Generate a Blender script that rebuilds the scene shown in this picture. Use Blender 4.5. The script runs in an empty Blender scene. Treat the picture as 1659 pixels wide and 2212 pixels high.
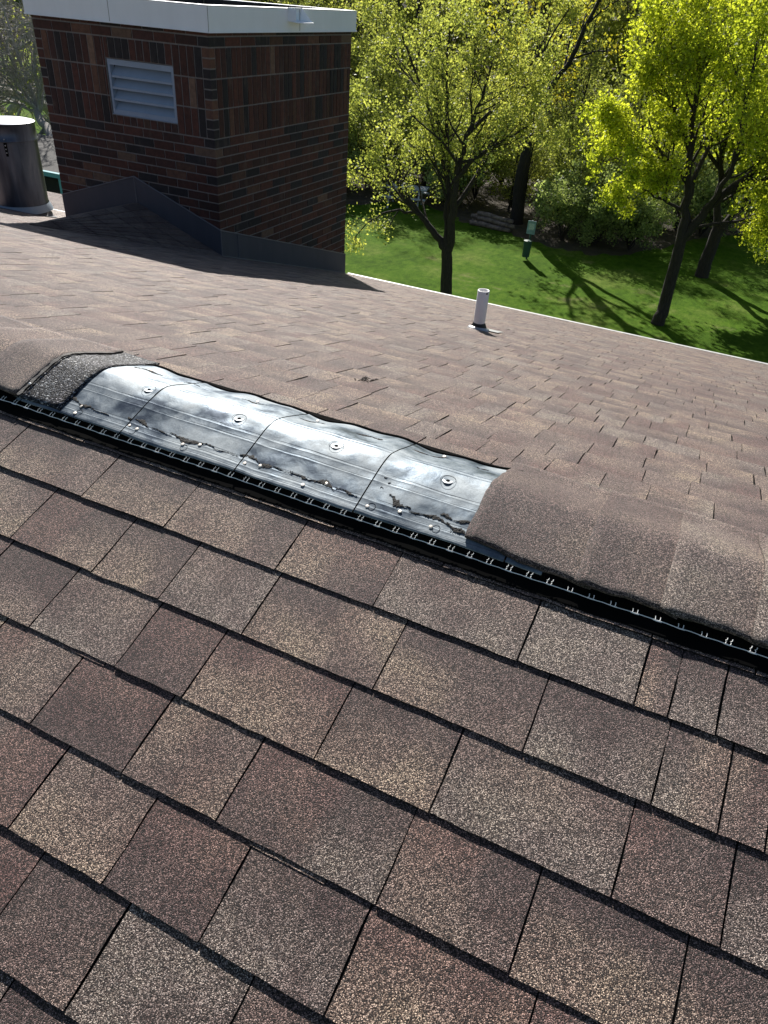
import bpy, math, random
import numpy as np
from mathutils import Vector, noise as mnoise
PI = math.pi
R = math.radians
sc = bpy.context.scene
COL = sc.collection

# ------------------------------------------------------------------ camera, sky, sun, exposure
PITCH, ROLL, HEAD = R(35.088), R(4.430), R(23.121)
F_OVER_H = 1584.65 / 2212.0
cam_d = bpy.data.cameras.new('camera')
cam = bpy.data.objects.new('camera', cam_d)
COL.objects.link(cam)
fwd = Vector((-math.sin(HEAD) * math.cos(PITCH), math.cos(HEAD) * math.cos(PITCH), -math.sin(PITCH)))
rt = Vector((math.cos(HEAD), math.sin(HEAD), 0))
up = rt.cross(fwd)
r2 = rt * math.cos(ROLL) + up * math.sin(ROLL)
u2 = -rt * math.sin(ROLL) + up * math.cos(ROLL)
from mathutils import Matrix
cam.matrix_world = Matrix(((r2.x, u2.x, -fwd.x, 0), (r2.y, u2.y, -fwd.y, 0), (r2.z, u2.z, -fwd.z, 0), (0, 0, 0, 1)))
cam_d.sensor_fit = 'VERTICAL'
cam_d.sensor_height = 24
cam_d.lens = 24 * F_OVER_H
cam_d.clip_start = 0.02
cam_d.clip_end = 3000
sc.camera = cam

SUN_AZ, SUN_EL = R(-34), R(33.5)        # azimuth measured from +Y towards +X
sdir = Vector((math.sin(SUN_AZ) * math.cos(SUN_EL), math.cos(SUN_AZ) * math.cos(SUN_EL), math.sin(SUN_EL)))
world = bpy.data.worlds.new('World')
sc.world = world
world.use_nodes = True
wn = world.node_tree.nodes
bg = wn['Background']
sky = wn.new('ShaderNodeTexSky')
sky.sky_type = 'NISHITA'
sky.sun_disc = False
sky.sun_elevation = SUN_EL
sky.sun_rotation = SUN_AZ
sky.altitude = 200
world.node_tree.links.new(sky.outputs[0], bg.inputs[0])
bg.inputs[1].default_value = 0.05
sl = bpy.data.lights.new('sun', 'SUN')
sl.energy = 5.0
sl.angle = R(0.5)
sl.color = (1.0, 0.95, 0.88)
so = bpy.data.objects.new('sun', sl)
COL.objects.link(so)
so.rotation_euler = sdir.to_track_quat('Z', 'Y').to_euler()
so.location = (0, 0, 30)
sc.view_settings.view_transform = 'Standard'
sc.view_settings.look = 'None'
sc.view_settings.gamma = 1.0
sc.view_settings.use_curve_mapping = False
sc.view_settings.exposure = 0.76

# ------------------------------------------------------------------ material helpers
class NT:
    def __init__(s, name):
        s.m = bpy.data.materials.new(name)
        s.m.use_nodes = True
        s.t = s.m.node_tree
        s.n = s.t.nodes
        s.b = s.n['Principled BSDF']
        s.out = s.n['Material Output']
    def add(s, typ, **kw):
        x = s.n.new(typ)
        for k, v in kw.items():
            setattr(x, k, v)
        return x
    def link(s, a, b):
        s.t.links.new(a, b)
    def pos(s):
        return s.add('ShaderNodeNewGeometry').outputs['Position']
    def objc(s):
        return s.add('ShaderNodeTexCoord').outputs['Object']
    def mapping(s, v, scale=(1, 1, 1), rot=(0, 0, 0)):
        x = s.add('ShaderNodeMapping')
        x.inputs['Scale'].default_value = scale
        x.inputs['Rotation'].default_value = rot
        s.link(v, x.inputs['Vector'])
        return x.outputs[0]
    def noise(s, v, scale, detail=3, rough=0.5, dist=0.0):
        x = s.add('ShaderNodeTexNoise')
        x.inputs['Scale'].default_value = scale
        x.inputs['Detail'].default_value = detail
        x.inputs['Roughness'].default_value = rough
        x.inputs['Distortion'].default_value = dist
        s.link(v, x.inputs['Vector'])
        return x.outputs['Fac']
    def voro(s, v, scale, feature='F1'):
        x = s.add('ShaderNodeTexVoronoi')
        x.feature = feature
        x.inputs['Scale'].default_value = scale
        s.link(v, x.inputs['Vector'])
        return x
    def ramp(s, f, stops, interp='LINEAR'):
        x = s.add('ShaderNodeValToRGB')
        cr = x.color_ramp
        cr.interpolation = interp
        while len(cr.elements) < len(stops):
            cr.elements.new(0.5)
        for e, (p, c) in zip(cr.elements, stops):
            e.position = p
            e.color = (c[0], c[1], c[2], 1) if hasattr(c, '__len__') else (c, c, c, 1)
        s.link(f, x.inputs[0])
        return x.outputs[0]
    def mix(s, f, a, b, mode='MIX'):
        x = s.add('ShaderNodeMix', data_type='RGBA', blend_type=mode)
        for sock, v in ((x.inputs[0], f), (x.inputs[6], a), (x.inputs[7], b)):
            if isinstance(v, (int, float)):
                sock.default_value = v
            elif isinstance(v, tuple):
                sock.default_value = (v[0], v[1], v[2], 1)
            else:
                s.link(v, sock)
        return x.outputs[2]
    def math(s, op, a, b=0.0):
        x = s.add('ShaderNodeMath', operation=op)
        for sock, v in ((x.inputs[0], a), (x.inputs[1], b)):
            if isinstance(v, (int, float)):
                sock.default_value = v
            else:
                s.link(v, sock)
        return x.outputs[0]
    def bump(s, h, strength, dist, nrm=None):
        x = s.add('ShaderNodeBump')
        x.inputs['Strength'].default_value = strength
        x.inputs['Distance'].default_value = dist
        s.link(h, x.inputs['Height'])
        if nrm:
            s.link(nrm, x.inputs['Normal'])
        return x.outputs[0]
    def set(s, **kw):
        for k, v in kw.items():
            sock = s.b.inputs[k.replace('_', ' ')]
            if isinstance(v, (int, float)):
                sock.default_value = v
            elif isinstance(v, tuple):
                sock.default_value = (v[0], v[1], v[2], 1)
            else:
                s.link(v, sock)

def plain(name, col, rough=0.6, metal=0.0, var=0.15, scale=20, bump=0.0):
    t = NT(name)
    f = t.noise(t.objc(), scale, 4)
    c = t.ramp(f, [(0.3, tuple(x * (1 - var) for x in col)), (0.7, tuple(min(1, x * (1 + var)) for x in col))])
    t.set(Base_Color=c, Roughness=rough, Metallic=metal)
    if bump:
        t.set(Normal=t.bump(t.noise(t.objc(), scale * 4, 4), bump, 0.005))
    return t.m

def granule_mat(name, gain=1.0, tinted=True, cell=820.0, dark=False):
    t = NT(name)
    p = t.pos()
    v = t.voro(p, cell)
    r = t.add('ShaderNodeSeparateColor')
    t.link(v.outputs['Color'], r.inputs[0])
    if dark:
        st = [(0.0, (.006, .007, .010)), (.50, (.010, .012, .018)), (.76, (.035, .04, .052)), (.93, (.20, .22, .26)), (1, (.6, .62, .66))]
    else:
        st = [(0.0, (.006, .005, .005)), (.38, (.040, .030, .029)), (.60, (.135, .105, .098)), (.80, (.40, .345, .315)), (1, (.98, .91, .86))]
    g = t.ramp(r.outputs[0], [(a, tuple(x * gain for x in c)) for a, c in st])
    if tinted:
        a = t.add('ShaderNodeAttribute', attribute_name='tint')
        g = t.mix(1.0, g, a.outputs['Color'], 'MULTIPLY')
    n1 = t.noise(p, 7.0, 4, 0.6)
    g = t.mix(1.0, g, t.ramp(n1, [(.36, (.66, .56, .56)), (.5, (.95, .90, .87)), (.62, (1.1, 1.08, .98))]), 'MULTIPLY')
    n2 = t.noise(p, 55.0, 3, 0.6)
    g = t.mix(0.6, g, t.ramp(n2, [(.3, .72), (.7, 1.0)]), 'MULTIPLY')
    h = t.math('MULTIPLY', v.outputs['Distance'], cell)
    h = t.math('SUBTRACT', r.outputs[1], v.outputs['Distance'])
    nb = t.bump(h, 0.75, 0.0016)
    t.set(Base_Color=g, Roughness=t.ramp(r.outputs[2], [(.0, .45), (1, .8)]), Normal=nb)
    t.b.inputs['Specular IOR Level'].default_value = 0.2 if dark else 0.35
    t.b.inputs['Sheen Weight'].default_value = 0.0 if dark else 0.15
    t.b.inputs['Sheen Roughness'].default_value = 0.45
    t.b.inputs['Sheen Tint'].default_value = (1, .94, .88, 1)
    return t.m

M = {}
M['granule'] = granule_mat('granules')
M['granule_dark'] = granule_mat('bluish_dark_granules', tinted=False, dark=True, cell=330)
M['asphalt_edge'] = plain('asphalt_core', (.006, .006, .006), 1.0, bump=.4, scale=200)
M['asphalt_edge'].node_tree.nodes['Principled BSDF'].inputs['Specular IOR Level'].default_value = .1
M['underlay'] = plain('underlayment', (.02, .019, .018), 0.95, scale=60)

def brick_mat():
    t = NT('brick')
    a = t.add('ShaderNodeAttribute', attribute_name='tint')
    p = t.pos()
    n = t.noise(p, 28, 6, .65)
    n2 = t.noise(t.mapping(p, (1, 1, .35)), 16, 4, .6)
    c = t.mix(1.0, a.outputs['Color'], t.ramp(n, [(.3, .55), (.7, 1.25)]), 'MULTIPLY')
    c = t.mix(t.ramp(n2, [(.58, 0.0), (.72, .55)]), c, (.10, .075, .06))
    t.set(Base_Color=c, Roughness=.8, Normal=t.bump(t.noise(p, 160, 6, .7), .6, .002))
    return t.m
M['brick'] = brick_mat()
M['mortar'] = plain('mortar', (.20, .185, .18), .95, bump=.7, scale=45)

def painted(name, col, rough=.35, dirt=.12):
    t = NT(name)
    p = t.objc()
    n = t.noise(t.mapping(p, (1, 1, .25)), 9, 5, .6)
    c = t.ramp(n, [(.3, tuple(x * (1 - dirt) for x in col)), (.65, col)])
    n2 = t.noise(p, 60, 4, .7)
    c = t.mix(t.ramp(n2, [(.66, 0), (.74, dirt * 2.5)]), c, tuple(x * .45 for x in col))
    t.set(Base_Color=c, Roughness=rough, Normal=t.bump(t.noise(p, 3.0, 2), .25, .02))
    return t.m
M['white_metal'] = painted('sky_tinted_white_metal', (.84, .90, .97), .4, .05)  # white coat, with the blue of skylight in shade put into its colour
M['louver'] = painted('blue_grey_paint', (.27, .35, .46), .45, .10)
M['flashing'] = painted('dark_brown_flashing', (.075, .075, .092), .7, .2)
M['flash_edge'] = painted('sealed_edge', (.16, .16, .18), .4, .2)
M['membrane'] = plain('black_membrane', (.015, .015, .017), .8)
M['pvc'] = painted('white_pvc', (.78, .76, .76), .35, .03)
M['rubber'] = plain('black_rubber', (.012, .012, .012), .5)
M['boot_metal'] = plain('boot_metal', (.42, .43, .44), .4, .6)
M['eave_metal'] = plain('drip_metal', (.55, .56, .52), .5, .1)

def flue_mat():
    t = NT('weathered_steel')
    p = t.objc()
    n = t.noise(t.mapping(p, (2.2, 2.2, .5)), 3.0, 4, .55, .6)
    n2 = t.noise(t.mapping(p, (9, 9, .4)), 7, 4, .6)
    c = t.ramp(n, [(.3, (.06, .07, .095)), (.52, (.12, .135, .17)), (.72, (.24, .25, .28))])
    c = t.mix(.4, c, t.ramp(n2, [(.3, .5), (.7, 1.0)]), 'MULTIPLY')
    t.set(Base_Color=c, Metallic=.75, Roughness=t.ramp(n2, [(.3, .30), (.7, .5)]))
    return t.m
M['flue'] = flue_mat()

def vent_mat():
    t = NT('worn_aluminium')
    p = t.objc()
    a = t.noise(t.mapping(p, (1, 1.2, 1.2)), 10.0, 4, .5, .5)      # large worn patches
    b = t.noise(t.mapping(p, (1, 1, 1), (0, 0, .2)), 44, 6, .62, .9)     # marbling
    c = t.noise(p, 300, 3, .6)
    ab = t.math('ADD', t.math('MULTIPLY', a, .80), t.math('MULTIPLY', b, .20))
    col = t.ramp(ab, [(.36, (.055, .075, .105)), (.45, (.10, .13, .16)), (.54, (.17, .205, .235)), (.64, (.28, .32, .345))])
    col = t.mix(.45, col, t.ramp(c, [(.35, .50), (.6, 1.0)]), 'MULTIPLY')
    met = t.ramp(ab, [(.42, .75), (.60, .30)])
    ro = t.ramp(ab, [(.38, .36), (.48, .50), (.60, .66)])
    vs = t.voro(t.mapping(p, (1, 1, 1)), 90, 'SMOOTH_F1')
    h = t.math('ADD', t.math('MULTIPLY', t.noise(p, 10, 2), 3.0), t.math('MULTIPLY', b, .28))
    h = t.math('ADD', h, t.math('MULTIPLY', vs.outputs[0], .10))
    t.set(Base_Color=col, Metallic=met, Roughness=ro, Normal=t.bump(h, .42, .0045))
    return t.m
M['vent'] = vent_mat()
M['vent_black'] = plain('black_plastic', (.004, .004, .004), 1.0)
M['vent_black'].node_tree.nodes['Principled BSDF'].inputs['Specular IOR Level'].default_value = .05
M['wire'] = plain('pale_plastic_line', (.85, .85, .83), .5)
M['mastic'] = plain('torn_mastic', (.03, .028, .026), .85, bump=.8, scale=120)
M['nail'] = plain('nail_head', (.72, .66, .58), .45, .2, .2, 60)
M['score'] = plain('embossed_line', (.05, .055, .06), .5, .5)
M['film'] = plain('pale_torn_film', (.70, .72, .73), .45, .2, .2, 60)

def leaf_mat(name, c1, c2, tr=.5, tcol=None):
    t = NT(name)
    g = t.add('ShaderNodeNewGeometry')
    oi = t.add('ShaderNodeObjectInfo')
    col = t.ramp(g.outputs['Random Per Island'], [(0, c1), (.6, c2), (1, tuple(x * 1.35 for x in c2))])
    n = t.noise(g.outputs['Position'], .55, 3)
    col = t.mix(.55, col, t.ramp(n, [(.35, (.62, .74, .70)), (.62, (1.0, 1.0, 1.0))]), 'MULTIPLY')
    col = t.mix(t.math('MULTIPLY', oi.outputs['Random'], .35), col, (.07, .10, .03))
    t.set(Base_Color=col, Roughness=.55)
    t.b.inputs['Specular IOR Level'].default_value = .3
    tn = t.add('ShaderNodeBsdfTranslucent')
    tc = t.mix(1.0, col, tcol or (1.45, 1.45, .85), 'MULTIPLY')
    t.link(tc, tn.inputs[0])
    mx = t.add('ShaderNodeMixShader')
    mx.inputs[0].default_value = tr + .05
    t.b.inputs['Specular IOR Level'].default_value = .45
    t.link(t.b.outputs[0], mx.inputs[1])
    t.link(tn.outputs[0], mx.inputs[2])
    t.link(mx.outputs[0], t.out.inputs[0])
    return t.m
M['leaf_maple'] = leaf_mat('leaf_new_maple', (.16, .20, .02), (.50, .53, .06), .6)
M['leaf_young'] = leaf_mat('leaf_sparse_young', (.24, .28, .07), (.48, .49, .14), .55)
M['leaf_wood'] = leaf_mat('leaf_woodland', (.17, .20, .05), (.46, .48, .15), .5)
M['leaf_bush'] = leaf_mat('leaf_undergrowth', (.15, .21, .08), (.42, .49, .22), .5)
M['leaf_gold'] = leaf_mat('leaf_golden', (.30, .27, .03), (.50, .44, .05), .55)

def bark_mat(name, c1, c2):
    t = NT(name)
    p = t.objc()
    n = t.noise(t.mapping(p, (6, 6, 1.2)), 5, 5, .65)
    t.set(Base_Color=t.ramp(n, [(.3, c1), (.7, c2)]), Roughness=.9, Normal=t.bump(n, .8, .03))
    return t.m
M['bark'] = bark_mat('bark', (.012, .010, .008), (.045, .036, .030))
M['bark_grey'] = bark_mat('grey_bark', (.14, .13, .12), (.55, .52, .49))

def lawn_mat():
    t = NT('lawn')
    p = t.pos()
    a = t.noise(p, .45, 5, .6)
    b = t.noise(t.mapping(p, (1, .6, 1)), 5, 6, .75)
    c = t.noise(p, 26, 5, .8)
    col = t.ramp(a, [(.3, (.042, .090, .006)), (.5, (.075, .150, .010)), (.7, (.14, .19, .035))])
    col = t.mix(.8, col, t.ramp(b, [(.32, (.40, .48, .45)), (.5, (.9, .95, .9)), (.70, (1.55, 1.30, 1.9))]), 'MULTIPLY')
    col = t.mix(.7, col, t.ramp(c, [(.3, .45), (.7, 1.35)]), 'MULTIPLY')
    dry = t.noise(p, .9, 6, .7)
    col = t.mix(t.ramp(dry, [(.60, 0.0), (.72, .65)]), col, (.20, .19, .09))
    t.set(Base_Color=col, Roughness=.95, Normal=t.bump(c, .6, .04))
    t.b.inputs['Specular IOR Level'].default_value = .05
    return t.m
M['lawn'] = lawn_mat()
def litter_mat():
    t = NT('leaf_litter')
    p = t.pos()
    a = t.noise(p, 1.3, 6, .75)
    v = t.voro(p, 14)
    col = t.ramp(a, [(.3, (.035, .028, .018)), (.6, (.11, .085, .055)), (.75, (.24, .19, .14))])
    col = t.mix(.6, col, t.ramp(v.outputs['Distance'], [(0, 1.2), (.06, .5)]), 'MULTIPLY')
    t.set(Base_Color=col, Roughness=.95, Normal=t.bump(a, 1, .1))
    return t.m
M['litter'] = litter_mat()

# ------------------------------------------------------------------ object helpers
def mesh(name, verts, faces, mat, parent=None, smooth=False, tint=None, loc=None, mats=None, midx=None):
    me = bpy.data.meshes.new(name)
    me.from_pydata([tuple(v) for v in verts], [], faces)
    for mm in (mats or [mat]):
        me.materials.append(mm)
    if midx is not None:
        me.polygons.foreach_set('material_index', midx)
    if smooth:
        me.polygons.foreach_set('use_smooth', [True] * len(me.polygons))
    if tint is not None:
        ca = me.color_attributes.new('tint', 'FLOAT_COLOR', 'POINT')
        arr = np.ones((len(verts), 4), dtype=np.float32)
        arr[:, :3] = np.array(tint, dtype=np.float32)
        ca.data.foreach_set('color', arr.ravel())
    me.update()
    o = bpy.data.objects.new(name, me)
    COL.objects.link(o)
    if parent:
        o.parent = parent
    if loc is not None:
        o.location = loc
    return o

def link_mesh(name, me, parent=None, loc=(0, 0, 0), rz=0.0, sc_=1.0):
    o = bpy.data.objects.new(name, me)
    COL.objects.link(o)
    o.parent = parent
    o.location = loc
    o.rotation_euler = (0, 0, rz)
    o.scale = (sc_, sc_, sc_)
    return o

def empty(name, loc, label, cat, group=None):
    o = bpy.data.objects.new(name, None)
    COL.objects.link(o)
    o.location = loc
    o.empty_display_size = .2
    o['label'] = label
    o['category'] = cat
    if group:
        o['group'] = group
    return o

class MB:
    """collects primitives into one mesh"""
    def __init__(s):
        s.v, s.f, s.t, s.mi = [], [], [], []
        s.mats = None
    def add(s, v, f, tint=(1, 1, 1), mi=None):
        n = len(s.v)
        s.mi += mi if mi else [0] * len(f)
        s.v += [tuple(x) for x in v]
        s.f += [tuple(i + n for i in q) for q in f]
        s.t += [tint] * len(v) if not hasattr(tint[0], '__len__') else list(tint)
    def box(s, x0, x1, y0, y1, z0, z1, tint=(1, 1, 1)):
        v = [(x0, y0, z0), (x1, y0, z0), (x1, y1, z0), (x0, y1, z0), (x0, y0, z1), (x1, y0, z1), (x1, y1, z1), (x0, y1, z1)]
        s.add(v, [(0, 3, 2, 1), (4, 5, 6, 7), (0, 1, 5, 4), (1, 2, 6, 5), (2, 3, 7, 6), (3, 0, 4, 7)], tint)
    def hexa(s, v, tint=(1, 1, 1)):
        s.add(v, [(0, 3, 2, 1), (4, 5, 6, 7), (0, 1, 5, 4), (1, 2, 6, 5), (2, 3, 7, 6), (3, 0, 4, 7)], tint)
    def tube(s, pts, rad, n=6, cap=True):
        pts = [Vector(p) for p in pts]
        k = len(pts)
        vs, fs = [], []
        prev = None
        for i, p in enumerate(pts):
            d = (pts[min(i + 1, k - 1)] - pts[max(i - 1, 0)])
            if d.length < 1e-9:
                d = Vector((0, 0, 1))
            d.normalize()
            a = prev if prev else (Vector((1, 0, 0)) if abs(d.x) < .9 else Vector((0, 1, 0)))
            b = d.cross(a).normalized()
            a = b.cross(d).normalized()
            prev = a
            r = rad[i] if hasattr(rad, '__len__') else rad
            for j in range(n):
                t = 2 * PI * j / n
                vs.append(p + (a * math.cos(t) + b * math.sin(t)) * r)
        for i in range(k - 1):
            for j in range(n):
                j2 = (j + 1) % n
                fs.append((i * n + j, i * n + j2, (i + 1) * n + j2, (i + 1) * n + j))
        if cap:
            fs.append(tuple(range(n - 1, -1, -1)))
            fs.append(tuple((k - 1) * n + j for j in range(n)))
        s.add(vs, fs)
    def lathe(s, prof, c, n=32, axis=Vector((0, 0, 1)), cap=False):
        q = axis.to_track_quat('Z', 'Y')
        c = Vector(c)
        vs, fs = [], []
        for r, z in prof:
            for j in range(n):
                t = 2 * PI * j / n
                vs.append(c + q @ Vector((r * math.cos(t), r * math.sin(t), z)))
        for i in range(len(prof) - 1):
            for j in range(n):
                j2 = (j + 1) % n
                fs.append((i * n + j, i * n + j2, (i + 1) * n + j2, (i + 1) * n + j))
        if cap:
            fs.append(tuple((len(prof) - 1) * n + j for j in range(n)))
        s.add(vs, fs)
    def build(s, name, mat, parent=None, smooth=False, tint=False, loc=None):
        if loc is not None:
            L = Vector(loc)
            s.v = [tuple(Vector(v) - L) for v in s.v]
        return mesh(name, s.v, s.f, mat, parent, smooth, s.t if tint else None, loc, s.mats, s.mi if s.mats else None)

# ------------------------------------------------------------------ the lie of the land
G = -7.0
S = R(18.06)
CS, SN = math.cos(S), math.sin(S)
H = 1.0709
YR = 1.14
def near(x, v, h=0.0):                       # point on the near slope: x along the ridge, v up the slope, h above it
    return Vector((x, v * CS + H * SN - h * SN, v * SN - H * CS + h * CS))
VR = (YR - H * SN) / CS
ZR = near(0, VR).z
def fz(y):
    u = y - YR
    return ZR - .267 * u - .00446 * u * u
def far(x, y, h=0.0):
    return Vector((x, y + h * .27, fz(y) + h * .96))
EAVE = 7.46

gm = MB()
gm.add([(-400, -300, G), (400, -300, G), (400, 700, G), (-400, 700, G)], [(0, 1, 2, 3)])
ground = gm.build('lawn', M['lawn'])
ground['kind'] = 'structure'
ground['label'] = 'bright green spring lawn below the house'
edge = [(-60, 44.0), (-38, 38.5), (-24, 33), (-19.5, 29.5), (-16, 28.1), (-14.3, 28.0), (-12.8, 30.2), (-11, 29.4), (-9.7, 28.5), (-7.8, 28.0), (-5.7, 27.1), (-4.4, 27.2), (-3.5, 27.8), (-2.7, 29.0), (-1.7, 31.4), (-.4, 33.6), (1.1, 36.0), (6, 37.0), (20, 39), (60, 42)]
rg = random.Random(4)
ev = []
for i in range(len(edge) - 1):
    for k in range(6):
        t = k / 6
        x = edge[i][0] * (1 - t) + edge[i + 1][0] * t
        y = edge[i][1] * (1 - t) + edge[i + 1][1] * t + rg.uniform(-.28, .28)
        ev.append((x, y))
wm = MB()
n_ = len(ev)
wm.add([(x, y, G + .004) for x, y in ev] + [(x * 3, 400, G + .004) for x, y in ev], [(i, i + 1, n_ + i + 1, n_ + i) for i in range(n_ - 1)])
wf = wm.build('woodland_floor', M['litter'])
wf['kind'] = 'structure'
wf['label'] = 'brown leaf litter under the woods beyond the lawn'
# a rise in the land beyond the woods
hm = MB()
rows_ = 10
cols_ = 40
vs = []
for j in range(rows_):
    for i in range(cols_ + 1):
        x = -260 + i * 12.0
        t = j / (rows_ - 1)
        y = 95 + 60 * t
        vs.append((x, y + 6 * math.sin(i * .7), G - .5 + 16 * math.sin(t * PI / 2) + 1.5 * math.sin(i * 1.3 + j)))
hm.add(vs, [(j * (cols_ + 1) + i, j * (cols_ + 1) + i + 1, (j + 1) * (cols_ + 1) + i + 1, (j + 1) * (cols_ + 1) + i) for j in range(rows_ - 1) for i in range(cols_)])
hill = hm.build('hillside', M['litter'], smooth=True)
hill['kind'] = 'structure'

# ------------------------------------------------------------------ the roof and its shingles
rm = MB()
XL, XRr = -12.0, 3.4
prof = [(near(0, -2.6).y, near(0, -2.6).z), (near(0, VR).y, ZR)]
for k in range(1, 13):
    y = YR + (EAVE - .02 - YR) * k / 12
    prof.append((y, fz(y)))
vt, ft = [], []
for x in (XL, XRr):
    for y, z in prof:
        vt.append((x, y, z - .002))
for x in (XL, XRr):
    for y, z in prof:
        vt.append((x, y, z - .18))
m_ = len(prof)
for i in range(m_ - 1):
    ft.append((i, m_ + i, m_ + i + 1, i + 1))
    ft.append((2 * m_ + i, 2 * m_ + i + 1, 3 * m_ + i + 1, 3 * m_ + i))
    ft.append((i, i + 1, 2 * m_ + i + 1, 2 * m_ + i))
    ft.append((m_ + i, 3 * m_ + i, 3 * m_ + i + 1, m_ + i + 1))
ft.append((0, 2 * m_, 3 * m_, m_))
ft.append((m_ - 1, 2 * m_ - 1, 4 * m_ - 1, 3 * m_ - 1))
roof = mesh('roof', vt, ft, M['underlay'])
roof['kind'] = 'structure'
roof['label'] = 'low pitched roof of blended brown laminated shingles with an open ridge'
hw = MB()
hw.box(XL + .4, XRr - .4, near(0, -2.6).y + .3, EAVE - .35, G, fz(EAVE) - .2)
hw.build('house_wall', M['mortar'], roof)

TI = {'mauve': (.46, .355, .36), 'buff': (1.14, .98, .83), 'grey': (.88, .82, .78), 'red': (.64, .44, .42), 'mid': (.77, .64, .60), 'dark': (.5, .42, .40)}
def blend(a, b, t):
    return tuple(x * (1 - t) + y * t for x, y in zip(a, b))

def tab(mb, P, x0, x1, v0, v1, t0, t1, rng, gain=1.0, seg=None):
    """one shingle tab: P(x, v, h) maps to the roof; butt at v0 (thickness t0), top at v1 (height t1)"""
    nx = seg if seg else max(3, int((x1 - x0) / .028))
    xs = [x0 + (x1 - x0) * i / nx for i in range(nx + 1)]
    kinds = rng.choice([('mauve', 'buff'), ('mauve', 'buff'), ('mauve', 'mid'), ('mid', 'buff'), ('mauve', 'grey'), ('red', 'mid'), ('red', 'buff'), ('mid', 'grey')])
    split = rng.uniform(.35, .75) if rng.random() < .6 else 2
    other = rng.choice([('mauve', 'mid'), ('grey', 'grey'), ('red', 'red'), ('mid', 'mid'), ('red', 'mauve'), ('buff', 'mid')])
    swap = rng.random() < .25
    vs, ti = [], []
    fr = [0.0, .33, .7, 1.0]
    wob = [rng.gauss(0, .0005) for _ in xs]
    skew = rng.gauss(0, .0012)
    for j, q in enumerate(fr):
        for i, x in enumerate(xs):
            v = v0 + (v1 - v0) * q
            if j == 0:
                v += wob[i] + skew * (i / nx - .5)
            xx = x
            if i in (0, nx) and 0 < j < 3:
                xx += rng.gauss(0, .0008)
            h = t0 + (t1 - t0) * q
            vs.append(P(xx, v, h))
            k = other if (i / nx > split) != swap else kinds
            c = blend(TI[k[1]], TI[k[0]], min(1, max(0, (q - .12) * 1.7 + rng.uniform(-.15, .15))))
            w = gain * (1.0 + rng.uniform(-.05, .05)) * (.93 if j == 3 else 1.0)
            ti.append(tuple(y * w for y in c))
    w_ = nx + 1
    fs = [(j * w_ + i, j * w_ + i + 1, (j + 1) * w_ + i + 1, (j + 1) * w_ + i) for j in range(3) for i in range(nx)]
    b0 = len(vs)
    for i, x in enumerate(xs):                       # underside of the butt edge
        vs.append(P(x, v0 + wob[i] + .001, -.001))
        ti.append((.25, .25, .25))
    fs += [(b0 + i, b0 + i + 1, i + 1, i) for i in range(nx)]
    e0 = len(vs)
    vs += [P(x0, v1, -.001), P(x1, v1, -.001)]
    ti += [(.25, .25, .25)] * 2
    fs.append((b0, 0, w_, 2 * w_, 3 * w_, e0))
    fs.append((b0 + nx, e0 + 1, 3 * w_ + nx, 2 * w_ + nx, w_ + nx, nx))
    flip = (P(0, 0, 0) - P(1, 0, 0)).cross(P(0, 1, 0) - P(0, 0, 0)).z > 0
    if flip:
        fs = [tuple(reversed(f)) for f in fs]
    ntop = 3 * nx
    mb.mats = [M['granule'], M['asphalt_edge']]
    mb.add(vs, fs, ti, [0] * ntop + [1] * (len(fs) - ntop))

E_ = .135
rng = random.Random(11)
cutlist = {
    0: [-1.30, -1.11, -.937, -.706, -.509, -.292, -.074, .067],
    1: [-1.26, -1.011, -.81, -.563, -.369, -.114, .069, .118, .186],
    2: [-1.073, -.873, -.723, -.548, -.303, -.059, .125, .213, .272],
    3: [-.90, -.711, -.575, -.334, -.149, .106, .24],
    4: [-.95, -.773, -.588, -.419, -.166, .016, .205],
    5: [-.69, -.517, -.355, -.17, .055, .19],
    6: [-.62, -.466, -.27, -.06, .11],
    7: [-.55, -.33, -.12, .07],
}
near_tabs = []
for k in range(-1, 18):
    v0 = .665 - E_ * k if k > 0 else (.665 if k == 0 else .665 + .055)
    if k == -1:
        continue
    if k == 1:
        v0 = .543
    elif k > 1:
        v0 = .408 - E_ * (k - 2)
    vtop = {0: .800, 1: .672}.get(k, v0 + E_ + .012)
    cs_ = list(cutlist.get(k, []))
    base_c = cs_ if cs_ else [0.0]
    x = base_c[0]
    while x > -4.5:
        x -= rng.uniform(.15, .28)
        cs_.insert(0, x)
    x = base_c[-1]
    while x < 3.0:
        x += rng.uniform(.15, .28)
        cs_.append(x)
    for a, b in zip(cs_[:-1], cs_[1:]):
        near_tabs.append((k, a, b, v0, vtop))
def vis_near(a, b, v0):
    return -2.1 < (a + b) / 2 < .75 and v0 > -.42 and (a > -1.35 - .2 * 1 or v0 > -.2) 
extra = MB()
n_ind = 0
for k, a, b, v0, vtop in near_tabs:
    g = .0013
    t0 = rng.uniform(.0048, .0068)
    if vis_near(a, b, v0):
        mb = MB()
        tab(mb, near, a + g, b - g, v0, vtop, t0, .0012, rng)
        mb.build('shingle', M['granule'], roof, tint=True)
        n_ind += 1
    else:
        tab(extra, near, a + g, b - g, v0, vtop, t0, .0012, rng, seg=2)
# dark lower edge visible in course gaps: second laminate layer glimpsed along some butts
for (a, b, k) in [(-.60, -.47, 4), (-.36, -.24, 4), (-.82, -.73, 3), (-.18, -.05, 6)]:
    v0 = .408 - E_ * (k - 2)
    mb = MB()
    tab(mb, near, a, b, v0 - .0065, v0 + .02, .0030, .0030, rng)
    mb.build('shingle', M['granule'], roof, tint=True)
    n_ind += 1
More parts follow.
